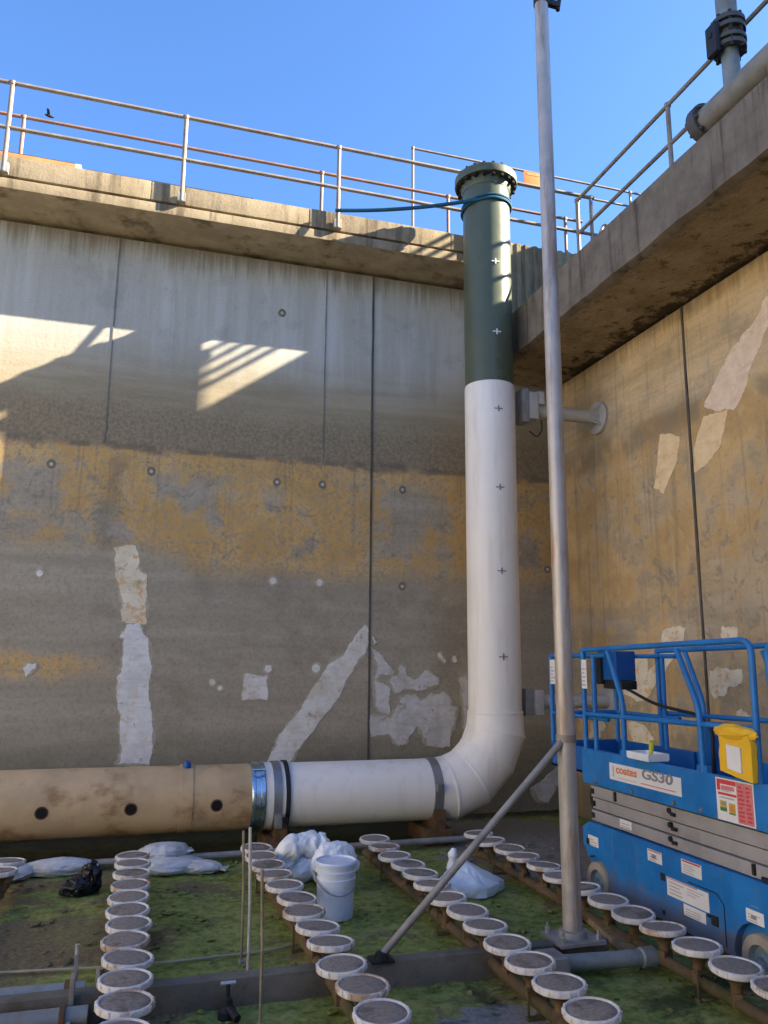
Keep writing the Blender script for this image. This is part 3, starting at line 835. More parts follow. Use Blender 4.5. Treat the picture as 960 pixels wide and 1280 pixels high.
obj('pipe_band', bm, 'pipe_tan', tp)
bm = nb()
lathe(bm, [(0.035, 0.0), (0.04, 0.03), (0.03, 0.06), (0, 0.075)], (0.49, YP - 0.1, ZH + RH - 0.01), 'Z', 10)
obj('plug', bm, 'blue_dark', tp)
cp = thing('pipe_coupling', (1.30, YP, 0), 'shiny steel coupling ring joining the tan pipe to the white pipe', 'coupling')
bm = nb(); lathe(bm, [(RH - 0.01, 1.115), (0.342, 1.118), (0.35, 1.13), (0.35, 1.15), (0.338, 1.158), (0.338, 1.205), (0.35, 1.213), (0.35, 1.245), (0.342, 1.255), (RH - 0.01, 1.258)], (0, YP, ZH), 'X', 48)
obj('steel_band', bm, 'chrome', cp)
bm = nb(); lathe(bm, [(RH - 0.02, 1.258), (0.328, 1.26), (0.328, 1.47), (RH - 0.02, 1.472)], (0, YP, ZH), 'X', 48)
obj('white_sleeve', bm, 'pipe_white', cp)
bm = nb(); lathe(bm, [(0.326, 1.335), (0.34, 1.337), (0.34, 1.42), (0.326, 1.422)], (0, YP, ZH), 'X', 48)
box(bm, (1.345, YP - 0.40, 0.27), (1.41, YP - 0.30, 0.40), 0, 0.006)
obj('clamp_band', bm, 'strap', cp)
bm = nb(); lathe(bm, [(0.30, 1.455), (0.345, 1.457), (0.345, 1.50), (0.30, 1.503)], (0, YP, ZH), 'X', 48)
obj('rubber_gasket', bm, 'black', cp)
bm = nb()
for dy in (0.07, 0.16):
    tube(bm, [(1.12, YP - 0.355 + dy, ZH + 0.30 - dy * 0.1), (1.25, YP - 0.355 + dy, ZH + 0.30 - dy * 0.1)], 0.014, 8)
obj('bolt', bm, 'chrome', cp)
def support(x, lab):
    t = thing('support_block', (x, YP, 0), lab, 'block', 'pipe supports')
    bm = nb(); box(bm, (x - 0.15, YP - 0.30, -0.02), (x + 0.15, YP + 0.3, 0.16), 0, 0.012)
    obj('timber_base', bm, 'rust', t)
    bm = nb()
    pts = [(x - 0.11, 0), (x + 0.11, 0)]
    prof = [(YP - 0.30, 0.16), (YP + 0.30, 0.16), (YP + 0.30, 0.36)] + [(YP + RH * 1.01 * math.sin(a), ZH - RH * 1.01 * math.cos(a)) for a in [0.95 - 0.1 * i for i in range(20)]] + [(YP - 0.30, 0.36)]
    extrude_poly(bm, prof, x - 0.06, x + 0.06, 'YZ')
    obj('saddle', bm, 'rust', t)
support(1.42, 'rusty brown saddle block under the steel coupling')
support(3.10, 'rusty brown saddle block under the grey strap beside the white elbow')

# brackets from the riser to the right wall
def bracket(z, y, lab, r, big):
    t = thing('pipe_bracket', (XW, y, z), lab, 'bracket', 'pipe brackets')
    bm = nb(); tube(bm, [(4.36, y, z), (XW - 0.02, y, z)], r, 20)
    obj('arm', bm, 'zinc', t)
    bm = nb()
    if big:
        lathe(bm, [(0.0, -0.05), (0.205, -0.05), (0.21, -0.045), (0.21, -0.001), (0, -0.001)], (XW, y, z), 'X', 28)
        for a in range(4):
            m = Matrix.Translation((XW, y, z)) @ Matrix.Rotation(a * PI / 2 + PI / 4, 4, 'X')
            extra = [bm.verts.new(m @ Vector(p)) for p in ((-0.05, r, -0.007), (-0.05, 0.19, -0.007), (-0.20, r, -0.007), (-0.05, r, 0.007), (-0.05, 0.19, 0.007), (-0.20, r, 0.007))]
            for q in ((0, 1, 2), (5, 4, 3), (0, 3, 4, 1), (1, 4, 5, 2), (2, 5, 3, 0)): bm.faces.new([extra[i] for i in q])
    else:
        box(bm, (XW - 0.03, y - 0.15, z - 0.15), (XW - 0.001, y + 0.15, z + 0.15), 0, 0.006)
    obj('wall_plate', bm, 'zinc', t)
    bm = nb()
    box(bm, (4.36, y - 0.13, z - 0.14), (4.47, y + 0.13, z + 0.20 if big else z + 0.14), 0, 0.008)
    if big:
        box(bm, (4.27, y - 0.10, z - 0.18), (4.36, y + 0.1, z + 0.25), 1, 0.006)
        box(bm, (4.47, y - 0.12, z + 0.06), (4.56, y + 0.1, z + 0.22), 0, 0.006)
    else:
        box(bm, (4.25, y - 0.10, z - 0.15), (4.36, y + 0.1, z + 0.15), 1, 0.006)
    obj('clamp', bm, ['zinc', 'galv_dull'], t)
    return t
bt = bracket(4.965, 8.42, 'steel bracket arm with a round flange fixed high on the side wall', 0.085, True)
bm = nb(); tube(bm, bend([(4.50, 8.30, 4.82), (4.52, 8.3, 4.70), (4.44, 8.3, 4.58), (4.34, 8.3, 4.66)], 0.1), 0.008, 6)
obj('chain', bm, 'black', bt)
bracket(1.44, 8.50, 'grey steel bracket arm low down at the top of the white elbow', 0.08, False)

# blue rope from the railing to the pipe
bm = nb()
A = Vector((2.02, 8.98, 7.58)); B = Vector((XP - 0.22, YP - 0.22, 7.60))
pts = []
for i in range(17):
    t = i / 16; p = A.lerp(B, t); p.z -= 0.10 * 4 * t * (1 - t) * 0.5; pts.append(p)
tube(bm, pts, 0.024, 8)
for dz, rr in ((0.0, 0.02), (0.045, 0.016)):
    pts = [(XP + (RP + 0.008) * math.cos(a), YP + (RP + 0.008) * math.sin(a), 7.60 + dz + 0.03 * math.cos(a + 0.6)) for a in [2 * PI * i / 36 for i in range(37)]]
    tube(bm, pts, rr, 8)
tag(obj('rope', bm, 'bluerope'), 'blue rope tied from the railing post to the top of the green pipe', 'rope')

# ------------------------------------------------------------------ railings
def rail_run(name, lab, base, p0, p1, posts, z0, heights, mat, r=0.026, group='handrails'):
    """posts: list of (x, y); rails run from p0 to p1 at each height above z0"""
    t = thing(name, base, lab, 'railing', group)
    for h in heights:
        bm = nb(); tube(bm, [(p0[0], p0[1], z0 + h), (p1[0], p1[1], z0 + h)], r * 0.92, 10)
        obj('rail', bm, mat, t)
    for x, y in posts:
        bm = nb()
        tube(bm, [(x, y, z0 - 0.02), (x, y, z0 + heights[0])], r, 10)
        lathe(bm, [(r * 1.0, heights[0] - 0.03), (r * 1.35, heights[0] - 0.02), (r * 1.35, heights[0] + 0.02), (0, heights[0] + 0.035)], (x, y, z0), 'Z', 10)
        p = obj('post', bm, mat, t)
        bm = nb()
        box(bm, (x - 0.05, y - 0.02, z0 - 0.03), (x + 0.05, y + 0.055, z0 + 0.09), 0, 0.006)
        obj('bracket', bm, 'galv_dull', p)
    return t
YR = 9.02
rail_run('guard_rail', 'galvanised two-bar guard rail along the front edge of the back walkway', (1.5, YR, 7.43), (-8, YR), (5.85, YR),
         [(-7.72, YR), (-5.77, YR), (-3.82, YR), (-1.87, YR), (0.11, YR), (2.06, YR), (4.02, YR), (5.80, YR)], 7.39, (1.122, 0.54), 'rail')
rail_run('guard_rail', 'rust-tinted guard rail on the far side of the back walkway', (1.5, 9.91, 7.55), (-8, 9.91), (6.2, 9.91),
         [(-7.73, 9.91), (-5.78, 9.91), (-3.83, 9.91), (-1.88, 9.91), (2.02, 9.91), (3.94, 9.91), (5.9, 9.91)], 7.57, (1.14, 0.42), 'rail_rust', 0.024)
rail_run('guard_rail', 'grey two-bar guard rail climbing along the right-hand walkway', (4.7, 4, ZB1), (4.7, -5), (4.7, 7.62),
         [(4.7, 7.60), (4.7, 5.86), (4.7, 4.12), (4.7, 2.38), (4.7, 0.64), (4.7, -1.1)], ZB1, (1.065, 0.63), 'rail', 0.024)
rail_run('guard_rail', 'tall thin guard rail behind the green pipe carrying the orange sign', (4.8, 10.6, 7.55), (3.62, 10.6), (7.9, 10.6),
         [(3.62, 10.6), (7.6, 10.6)], 7.55, (2.37, 2.10, 1.45), 'rail', 0.02)
# short stair handrail beside the corner
t = thing('stair_handrail', (5.9, 8.3, 6.33), 'short sloping stair handrail in the corner between the two walkways', 'railing', 'handrails')
bm = nb()
tube(bm, bend([(5.05, 7.9, 6.33), (5.05, 7.9, 6.85), (5.45, 8.2, 7.55), (6.2, 8.2, 7.55)], 0.06), 0.022, 8)
obj('rail', bm, 'rail', t)
for x, z in ((5.25, 7.0), (5.6, 7.4)):
    bm = nb(); tube(bm, [(x, 8.2, 6.33), (x, 8.2, z + 0.1)], 0.02, 8); obj('post', bm, 'rail', t)
# orange sign on the tall rail
sg = thing('warning_sign', (5.74, 10.56, 9.62), 'small orange sign hung on the guard rail between green pipe and pole', 'sign')
bm = nb(); box(bm, (5.55, 10.555, 9.63), (5.93, 10.565, 9.89), 0, 0.003); obj('sign_plate', bm, 'orange', sg)
for a, b in (((5.60, 10.551, 9.83), (5.90, 10.554, 9.865)), ((5.60, 10.551, 9.66), (5.80, 10.554, 9.67))):
    bm = nb(); box(bm, a, b); obj('pale_stripe', bm, 'd_orange', sg)
# board lying on the kerb at far left
bm = nb(); box(bm, (-4.4, YL + 0.05, 7.622), (-1.13, YL + 0.20, 7.69), 0, 0.006)
box(bm, (-1.13, YL + 0.05, 7.622), (-1.06, YL + 0.20, 7.69), 1, 0.004)
tag(obj('timber_board', bm, ['brownboard', 'decal']), 'orange-brown board with a white end lying on the walkway kerb', 'board')
bm = nb(); tube(bm, [(-1.0, YL + 0.12, 7.65), (1.0, YL + 0.12, 7.65)], 0.028, 8)
tag(obj('thin_pipe', bm, 'galv_dull'), 'thin grey pipe lying along the walkway kerb beyond the board', 'pipe')

# ------------------------------------------------------------------ service pipe on the right walkway
XS = 4.45
sp = thing('service_pipe', (XS, 4.8, ZB1), 'grey service pipe lying along the right walkway with a flanged riser', 'pipe')
bm = nb(); tube(bm, [(XS, 5.02, 6.56), (XS, -4, 6.56)], 0.125, 28); obj('walkway_pipe', bm, 'service', sp)
bm = nb(); lathe(bm, [(0.0, 5.12), (0.17, 5.12), (0.175, 5.11), (0.175, 5.03), (0.165, 5.02), (0.125, 5.02)], (XS, 0, 6.56), 'Y', 24)
for a in range(8):
    m = 2 * PI * a / 8
    lathe(bm, [(0.016, 4.995), (0.016, 5.14)], (XS + 0.148 * math.cos(m), 0, 6.56 + 0.148 * math.sin(m)), 'Y', 6)
obj('end_flange', bm, 'dark_steel', sp)
bm = nb(); tube(bm, [(XS, 4.72, 6.6), (XS, 4.72, 7.02)], 0.072, 20); tube(bm, [(XS, 4.72, 7.3), (XS, 4.72, 9.0)], 0.085, 20); obj('riser', bm, 'pipe_bluegrey', sp)
bm = nb()
for z0, z1, r in ((6.99, 7.03, 0.135), (7.055, 7.09, 0.14), (7.09, 7.16, 0.10), (7.16, 7.20, 0.14), (7.23, 7.27, 0.14), (7.27, 7.31, 0.10)):
    lathe(bm, [(0.05, z0), (r, z0), (r, z1), (0.05, z1)], (XS, 4.72, 0), 'Z', 22)
vf = obj('valve_flange', bm, 'dark_steel', sp)
bm = nb()
for a in range(8):
    m = 2 * PI * (a + 0.3) / 8
    lathe(bm, [(0.017, 6.96), (0.017, 7.30)], (XS + 0.118 * math.cos(m), 4.72 + 0.118 * math.sin(m), 0), 'Z', 6)
obj('bolt', bm, 'black', vf)
bm = nb(); box(bm, (XS - 0.19, 4.66, 6.92), (XS - 0.145, 4.78, 7.20), 0, 0.01); tube(bm, [(XS - 0.2, 4.72, 7.1), (XS - 0.05, 4.72, 7.1)], 0.025, 8)
obj('valve_handle', bm, 'black', sp)
for y in (4.2, 2.2, 0.2):
    bm = nb(); box(bm, (XS - 0.10, y - 0.05, ZB1 - 0.004), (XS + 0.12, y + 0.05, 6.46), 0, 0.006); obj('pipe_foot', bm, 'galv_dull', sp)

# ------------------------------------------------------------------ pole, brace, beam
PX, PY = 2.765, 4.885
pole = thing('steel_pole', (PX, PY, 0.14), 'tall slender grey steel pole with rust stains standing on the floor beam', 'pole')
bm = nb(); tube(bm, [(PX, PY, 0.16), (PX, PY, 2.2), (PX, PY, 4.6), (PX, PY, 7.75)], [0.061, 0.060, 0.057, 0.053], 28); obj('shaft', bm, 'pole', pole)
bm = nb(); box(bm, (PX - 0.16, PY - 0.14, 0.142), (PX + 0.16, PY + 0.14, 0.165), 0, 0.004)
lathe(bm, [(0.095, 0.165), (0.085, 0.20), (0.07, 0.205)], (PX, PY, 0), 'Z', 24)
bp = obj('base_plate', bm, 'galv_dull', pole)
for sx in (-1, 1):
    for sy in (-1, 1):
        bm = nb(); lathe(bm, [(0.018, 0.165), (0.018, 0.195), (0.009, 0.2), (0.009, 0.225)], (PX + sx * 0.125, PY + sy * 0.105, 0), 'Z', 6); obj('bolt', bm, 'galv', bp)
bm = nb()
lathe(bm, [(0.053, 7.13), (0.062, 7.13), (0.062, 7.19), (0.053, 7.19)], (PX, PY, 0), 'Z', 20)
box(bm, (PX + 0.05, PY - 0.02, 7.14), (PX + 0.16, PY + 0.02, 7.19), 0, 0.005)
tube(bm, [(PX + 0.15, PY, 7.12), (PX + 0.17, PY, 7.24)], 0.018, 8)
obj('clamp', bm, 'black', pole)
br = thing('brace_pole', (1.46, PY, 0.14), 'grey steel tube leaning from the floor beam up to the tall pole', 'brace')
A = Vector((1.47, PY - 0.02, 0.17)); B = Vector((PX - 0.02, PY - 0.02, 1.40))
bm = nb(); tube(bm, [A, B], 0.023, 16); obj('tube', bm, 'galv_dull', br)
bm = nb(); box(bm, (1.40, PY - 0.07, 0.141), (1.54, PY + 0.05, 0.155), 0, 0.003); lathe(bm, [(0.045, 0.155), (0.035, 0.19), (0, 0.2)], (1.47, PY - 0.02, 0), 'Z', 12); obj('foot', bm, 'black', br)
bm = nb(); lathe(bm, [(0.060, 1.37), (0.068, 1.37), (0.068, 1.42), (0.060, 1.42)], (PX, PY, 0), 'Z', 20); obj('clamp', bm, 'galv_dull', br)
bm = nb()
box(bm, (-6, 4.84, -0.03), (3.0, 4.945, 0.14), 0, 0.006)
tag(obj('floor_beam', bm, 'kerb'), 'low grey beam crossing the mossy floor under the pole and brace', 'beam')

# ------------------------------------------------------------------ header pipes and small bits on the floor
t = thing('header_pipe', (2.85, 4.66, 0), 'short blue-grey capped pipe lying in front of the pole base', 'pipe')
bm = nb(); tube(bm, [(2.56, 4.69, 0.085), (3.12, 4.64, 0.085)], 0.048, 20); obj('pipe_body', bm, 'pipe_bluegrey', t)
bm = nb(); lathe(bm, [(0.0, 3.20), (0.052, 3.20), (0.060, 3.19), (0.060, 3.10), (0.045, 3.09)], (0, 4.64, 0.085), 'X', 20); obj('end_cap', bm, 'pipe_bluegrey', t)
bm = nb(); box(bm, (2.44, 4.60, -0.02), (2.58, 4.80, 0.14), 0, 0.01); obj('bracket', bm, 'galv_dull', t)
for yy, zz, r, lab in ((5.00, 0.10, 0.052, 'upper and rear of two blue-grey pipes ending at the lower left corner'), (4.75, 0.07, 0.050, 'front one of two blue-grey pipes ending at the lower left corner')):
    t = thing('header_pipe', (-0.6, yy, 0), lab, 'pipe', 'header pipes')
    bm = nb(); tube(bm, [(-5, yy + 0.1, zz), (-0.19 if yy > 4.8 else -0.16, yy, zz)], r, 20); obj('pipe_body', bm, 'pipe_bluegrey', t)
    bm = nb(); lathe(bm, [(r, -0.30), (r + 0.012, -0.298), (r + 0.012, -0.272), (r, -0.27)], (0, yy, zz), 'X', 20); obj('band', bm, 'rust', t)
t = thing('pipe_clamp', (-0.27, 4.84, 0), 'upright rusty bracket holding the two blue-grey pipes together', 'bracket')
bm = nb(); box(bm, (-0.262, 4.62, -0.02), (-0.238, 5.08, 0.07), 0, 0.004); box(bm, (-0.262, 5.05, -0.02), (-0.238, 5.09, 0.27), 0, 0.004); box(bm, (-0.262, 4.80, 0.03), (-0.238, 4.88, 0.24), 0, 0.004); obj('plate', bm, 'galv_dull', t)
bm = nb(); tube(bm, [(-0.25, 5.07, 0.05), (-0.25, 5.07, 0.32)], 0.013, 8); tube(bm, [(-0.12, 5.02, 0.0), (-0.12, 5.02, 0.2)], 0.022, 8); obj('bolt', bm, 'galv', t)
bm = nb(); tube(bm, [(-2.5, 8.08, 0.06), (0.6, 8.07, 0.06), (3.45, 8.10, 0.07)], 0.032, 10)
tag(obj('floor_pipe', bm, 'galv_dull'), 'thin grey pipe lying across the floor just in front of the big pipe', 'pipe')
bm = nb(); Mx = Matrix.Translation((3.20, 5.16, 0.06)) @ Matrix.Rotation(math.atan2(5.509 - 4.857, 3.283 - 3.169), 4, 'Z')
box(bm, (-0.40, -0.045, -0.02), (0.36, 0.045, 0.022), 0, 0.004, Mx)
tag(obj('timber_plank', bm, 'timber'), 'short brown plank on the floor beside the pole base', 'plank')
pts = [(-2.5, 5.75, 0.012), (-0.714, 5.67, 0.012), (0.1, 5.55, 0.014), (0.963, 5.60, 0.012), (1.25, 5.75, 0.01)]
bm = nb(); tube(bm, bend(pts, 0.3), 0.009, 8)
tag(obj('hose', bm, 'string'), 'thin pale hose lying on the moss behind the floor beam', 'hose')
for (x, y, h, m, lab) in ((0.718, 5.45, 0.80, 'rod', 'dull thin rod standing on the moss behind the floor beam, rearmost of three'),
                          (0.705, 5.04, 0.90, 'rod_bright', 'bright thin rod standing just behind the floor beam, middle of three'),
                          (0.708, 4.53, 0.78, 'rod', 'dull brown thin rod standing in front of the floor beam')):
    t = thing('steel_rod', (x, y, 0), lab, 'rod', 'thin upright rods')
    bm = nb(); tube(bm, [(x, y, -0.02), (x - 0.003, y, h * 0.5), (x - 0.018, y, h)], 0.0085 if m == 'rod' else 0.0095, 8); obj('shaft', bm, m, t)
    bm = nb(); lathe(bm, [(0.02, 0.0), (0.02, 0.02), (0.009, 0.024)], (x, y, 0), 'Z', 6); obj('nut', bm, 'galv_dull', t)
t = thing('drain_tap', (0.555, 4.72, 0), 'small dark drain tap with a T handle in front of the floor beam', 'tap')
bm = nb(); lathe(bm, [(0.05, -0.02), (0.05, 0.03), (0.03, 0.05), (0.025, 0.09), (0.012, 0.1), (0.012, 0.16)], (0.555, 4.72, 0), 'Z', 14); tube(bm, [(0.555, 4.72, 0.05), (0.60, 4.62, 0.02)], 0.022, 10); obj('body', bm, 'black', t)
bm = nb(); tube(bm, [(0.515, 4.72, 0.165), (0.595, 4.72, 0.165)], 0.011, 8); tube(bm, [(0.555, 4.72, 0.10), (0.555, 4.72, 0.165)], 0.009, 8); obj('handle', bm, 'galv', t)

# ------------------------------------------------------------------ bucket and bags
bk = thing('bucket', (1.507, 6.20, 0), 'white plastic bucket with a lid and wire handle standing beside a row of discs', 'bucket')
bm = nb(); lathe(bm, [(0.128, 0.0), (0.133, 0.006), (0.146, 0.27), (0.153, 0.272), (0.153, 0.284), (0.147, 0.29), (0.149, 0.325), (0.156, 0.327), (0.156, 0.34), (0.150, 0.345), (0.152, 0.385)], (1.507, 6.20, 0), 'Z', 40); obj('body', bm, 'bucket', bk)
bm = nb(); lathe(bm, [(0.152, 0.372), (0.162, 0.374), (0.164, 0.395), (0.158, 0.405), (0.146, 0.406), (0.142, 0.395), (0, 0.393)], (1.507, 6.20, 0), 'Z', 40); obj('lid', bm, 'bucket', bk)
bm = nb()
pts = []
for i in range(19):
    a = PI * i / 18
    pts.append((1.507 - 0.162 * math.cos(a), 6.20 - 0.166 * math.sin(a), 0.315 - 0.13 * math.sin(a) + 0.0 * a))
tube(bm, pts, 0.004, 6)
for s in (-1, 1): lathe(bm, [(0.016, 0), (0.016, 0.012), (0, 0.014)], (1.507 + s * 0.156, 6.2, 0.31), 'X', 8)
obj('handle', bm, 'strap', bk)

def blob(bm, c, s, seed, amp=0.12, scale=2.2, flat=0.0, sub=4, pinch=None, rot=0.0):
    """a slumped bag: boxy ellipsoid with ridged creases"""
    r = bmesh.ops.create_icosphere(bm, subdivisions=sub, radius=1.0)
    for v in r['verts']:
        p = v.co.copy()
        w = p * scale + Vector((seed, seed * 2.1, 0)); w += 0.6 * noise.noise_vector(w * 0.6)
        d = 0.5 * noise.noise(w * 0.8) + 0.5 * (0.4 - abs(noise.noise(w * 1.3))) + 0.34 * (0.3 - abs(noise.noise(w * 2.9))) + 0.16 * (0.3 - abs(noise.noise(w * 6.1)))
        q = p * (1 + amp * d * 1.5)
        q.x *= (1 + 0.16 * (1 - abs(p.y))); q.y *= (1 + 0.16 * (1 - abs(p.x)))
        x, y, z = q.x * s[0], q.y * s[1], q.z * s[2]
        z = max(z, -s[2] * flat) if flat else z
        v.co = Vector((c[0] + x * math.cos(rot) - y * math.sin(rot), c[1] + x * math.sin(rot) + y * math.cos(rot), c[2] + z))
    return r['verts']
# curled plastic bag behind the bucket
bm = nb()
cx, cy = 1.46, 7.20
path, rad = [], []
for i in range(30):
    a = R(48 + 275 * i / 29)
    path.append((cx + 0.175 * math.cos(a), cy + 0.02 * math.sin(a * 2), 0.205 + 0.105 * math.sin(a)))
    rad.append((0.088 + 0.012 * math.sin(i * 0.9)) * (0.45 if i == 0 else 0.8 if i == 1 else 1))
rings = tube(bm, path, rad, 32, 0, True, False)
bmesh.ops.subdivide_edges(bm, edges=bm.edges[:], cuts=2, use_grid_fill=True)
crumple(bm, 0.026, 8.0, 3.0)
bg = thing('plastic_bag', (cx, cy, 0), 'crumpled white plastic bag curled into a hook behind the bucket', 'bag', 'white bags')
for v in bm.verts: v.co.z = max(v.co.z, 0.004)
obj('bag_body', bm, 'bag', bg, 50)
bm = nb(); lathe(bm, [(0.02, 0), (0.05, 0.04), (0.075, 0.10), (0.05, 0.12), (0, 0.07)], (0, 0, 0), 'Z', 20); bmesh.ops.subdivide_edges(bm, edges=bm.edges[:], cuts=2, use_grid_fill=True); crumple(bm, 0.03, 14, 1)
bmesh.ops.transform(bm, matrix=Matrix.Translation((1.56, 7.19, 0.285)) @ Matrix.Rotation(R(60), 4, 'Y') @ Matrix.Scale(0.9, 4), verts=bm.verts)
obj('knotted_neck', bm, 'bag', bg, 50)
bg = thing('plastic_bag', (1.73, 6.95, 0), 'small crumpled white bag with loose folds showing above the bucket lid', 'bag', 'white bags')
bm = nb(); blob(bm, (1.66, 6.90, 0.20), (0.17, 0.11, 0.18), 8.0, 0.18, 1.9, 0.9, 5)
for v in bm.verts: v.co.z = max(v.co.z, 0.004)
obj('bag_body', bm, 'bag', bg, 50)
# triangular sack by the second row
bg = thing('plastic_sack', (2.78, 6.52, 0), 'white plastic sack slumped to a point between two rows of discs', 'bag', 'white bags')
bm = nb(); vs = blob(bm, (2.76, 6.55, 0.06), (0.25, 0.19, 0.20), 4.0, 0.16, 2.0, 0.3, 5)
for v in bm.verts:
    h = max(v.co.z - 0.08, 0) / 0.2
    v.co.x = v.co.x + (2.60 - v.co.x) * min(h, 1) * 0.75
    v.co.y = v.co.y + (6.55 - v.co.y) * min(h, 1) * 0.6
    v.co.z = max(v.co.z, 0.003)
bm2 = bm
obj('sack_body', bm, 'bag', bg, 50)
bm = nb(); tube(bm, [(2.60, 6.55, 0.20), (2.595, 6.55, 0.26), (2.60, 6.55, 0.30), (2.61, 6.55, 0.34)], [0.05, 0.022, 0.035, 0.015], 14); bmesh.ops.subdivide_edges(bm, edges=bm.edges[:], cuts=1); crumple(bm, 0.014, 20, 2)
obj('tied_neck', bm, 'bag', bg, 50)
def sack(c, s, rot, seed, lab, group):
    g = thing('sandbag', (c[0], c[1], max(c[2] - s[2], 0)), lab, 'sandbag', group)
    bm = nb()
    blob(bm, c, s, seed, 0.17, 1.8, 0.75, 5, None, rot)
    obj('sack_body', bm, 'sack', g, 50)
    bm = nb()
    e = Vector((math.cos(rot), math.sin(rot), 0)); p = Vector(c) + e * s[0] * 1.02
    q = Vector((-e.y, e.x, 0))
    A = [p - q * s[1] * 0.55, p + q * s[1] * 0.55, p + e * 0.07 + q * s[1] * 0.75, p + e * 0.07 - q * s[1] * 0.75]
    top = [bm.verts.new(v + Vector((0, 0, 0.006))) for v in A]; bot = [bm.verts.new(v - Vector((0, 0, 0.012))) for v in A]
    bm.faces.new(top); bm.faces.new(list(reversed(bot)))
    for i in range(4): bm.faces.new((top[i], bot[i], bot[(i + 1) % 4], top[(i + 1) % 4]))
    bmesh.ops.subdivide_edges(bm, edges=bm.edges[:], cuts=3, use_grid_fill=True); crumple(bm, 0.02, 16, seed)
    for v in bm.verts: v.co.z = max(v.co.z, 0.003)
    obj('sack_seam', bm, 'sack', g, 50)
sack((-0.60, 8.02, 0.055), (0.27, 0.12, 0.075), 0.05, 1.3, 'long flat white sandbag under the tan pipe at the left', 'sandbags')
sack((-1.02, 7.93, 0.05), (0.23, 0.13, 0.07), 0.3, 2.9, 'short flat white sandbag at the left picture edge', 'sandbags')
sack((0.34, 7.82, 0.05), (0.23, 0.13, 0.07), -0.15, 5.1, 'white sandbag at the bottom of the small pile beside the left disc row', 'sandbags')
sack((0.62, 7.76, 0.04), (0.18, 0.11, 0.055), -0.35, 6.4, 'small flattened white sandbag at the right end of the pile', 'sandbags')
sack((0.30, 8.02, 0.14), (0.20, 0.11, 0.075), 0.1, 7.7, 'topmost white sandbag of the small pile under the tan pipe', 'sandbags')
sack((0.36, 8.00, 0.045), (0.24, 0.13, 0.06), 0.0, 9.2, 'rear white sandbag of the pile, half hidden beneath the topmost one', 'sandbags')
bg = thing('bin_bag', (-0.36, 7.33, 0), 'black plastic bag crumpled on the moss at the left', 'bag')
bm = nb(); blob(bm, (-0.39, 7.33, 0.05), (0.11, 0.09, 0.08), 2.2, 0.4, 2.2, 0.6, 4); blob(bm, (-0.30, 7.36, 0.10), (0.07, 0.07, 0.11), 5.2, 0.5, 2.4, 0.9, 4)
for v in bm.verts: v.co.z = max(v.co.z, 0.003)
obj('bag_body', bm, 'blackbag', bg, 50)
bm = nb(); tube(bm, [(-0.30, 7.36, 0.17), (-0.295, 7.36, 0.21), (-0.28, 7.35, 0.235)], [0.03, 0.014, 0.024], 10); crumple(bm, 0.012, 20, 2); obj('tied_neck', bm, 'blackbag', bg, 50)

# small dark bird over the railing
bd = thing('bird', (-1.60, 10.0, 8.86), 'tiny dark bird in flight against the sky above the left railing', 'bird')
bm = nb(); tube(bm, [(-1.66, 10, 8.87), (-1.64, 10, 8.865), (-1.61, 10, 8.86), (-1.57, 10, 8.85), (-1.54, 10, 8.845)], [0.004, 0.014, 0.02, 0.014, 0.004], 10); obj('body', bm, 'bird', bd)
for s in (-1, 1):
    bm = nb()
    a = [(-1.63, 10, 8.87), (-1.59, 10, 8.865), (-1.60, 10 + s * 0.07, 8.91), (-1.63, 10 + s * 0.08, 8.915)]
    T = [bm.verts.new(p) for p in a]; B = [bm.verts.new((p[0], p[1], p[2] - 0.005)) for p in a]
    bm.faces.new(T); bm.faces.new(B[::-1])
    for i in range(4): bm.faces.new((T[i], B[i], B[(i + 1) % 4], T[(i + 1) % 4]))
    obj('wing', bm, 'bird', bd)

# ------------------------------------------------------------------ rows of disc diffusers
def make_disc():
    t = thing('disc_diffuser', (0, 0, 0), 'x', 'diffuser')
    bm = nb()
    lathe(bm, [(0.121, 0.262), (0.123, 0.2685), (0.131, 0.2705), (0.137, 0.267), (0.140, 0.256), (0.138, 0.238), (0.130, 0.233), (0.116, 0.238)], (0, 0, 0), 'Z', 44, 0, True)
    for a in range(16):
        m = 2 * PI * a / 16
        Mx = Matrix.Rotation(m, 4, 'Z')
        box(bm, (0.136, -0.006, 0.242), (0.1425, 0.006, 0.266), 0, 0.001, Mx)
    ring = obj('retaining_ring', bm, 'ring', t)
    bm = nb()
    lathe(bm, [(0.1215, 0.260), (0.113, 0.2655), (0.085, 0.268), (0.04, 0.2685), (0.0, 0.268)], (0, 0, 0), 'Z', 44)
    mem = obj('membrane', bm, 'membrane', t)
    bm = nb()
    lathe(bm, [(0.132, 0.236), (0.112, 0.228), (0.065, 0.205), (0.042, 0.180), (0.032, 0.155), (0.032, 0.12)], (0, 0, 0), 'Z', 32)
    box(bm, (-0.042, -0.028, 0.06), (0.042, 0.028, 0.135), 0, 0.008)
    hol = obj('holder', bm, 'holder', t)
    return t
proto = make_disc()
ORD = ['first', 'second', 'third', 'fourth', 'fifth', 'sixth', 'seventh', 'eighth', 'ninth', 'tenth', 'eleventh', 'twelfth', 'thirteenth', 'fourteenth', 'fifteenth']
rows = [(3.235, 7.43, 0.3165, 13, 'the row beside the blue lift', 'discs in the row beside the lift'),
        (2.178, 7.462, 0.3155, 13, 'the row under the leaning brace', 'discs in the row under the brace'),
        (1.095, 7.42, 0.318, 13, 'the row beside the white bucket', 'discs in the row beside the bucket'),
        (0.020, 7.396, 0.3045, 13, 'the row beside the sandbag pile', 'discs in the row beside the sandbags'),
        (-0.965, 7.41, 0.31, 2, 'the row at the left picture edge', 'discs in the row at the left edge')]
first = True
rnd = random.Random(3)
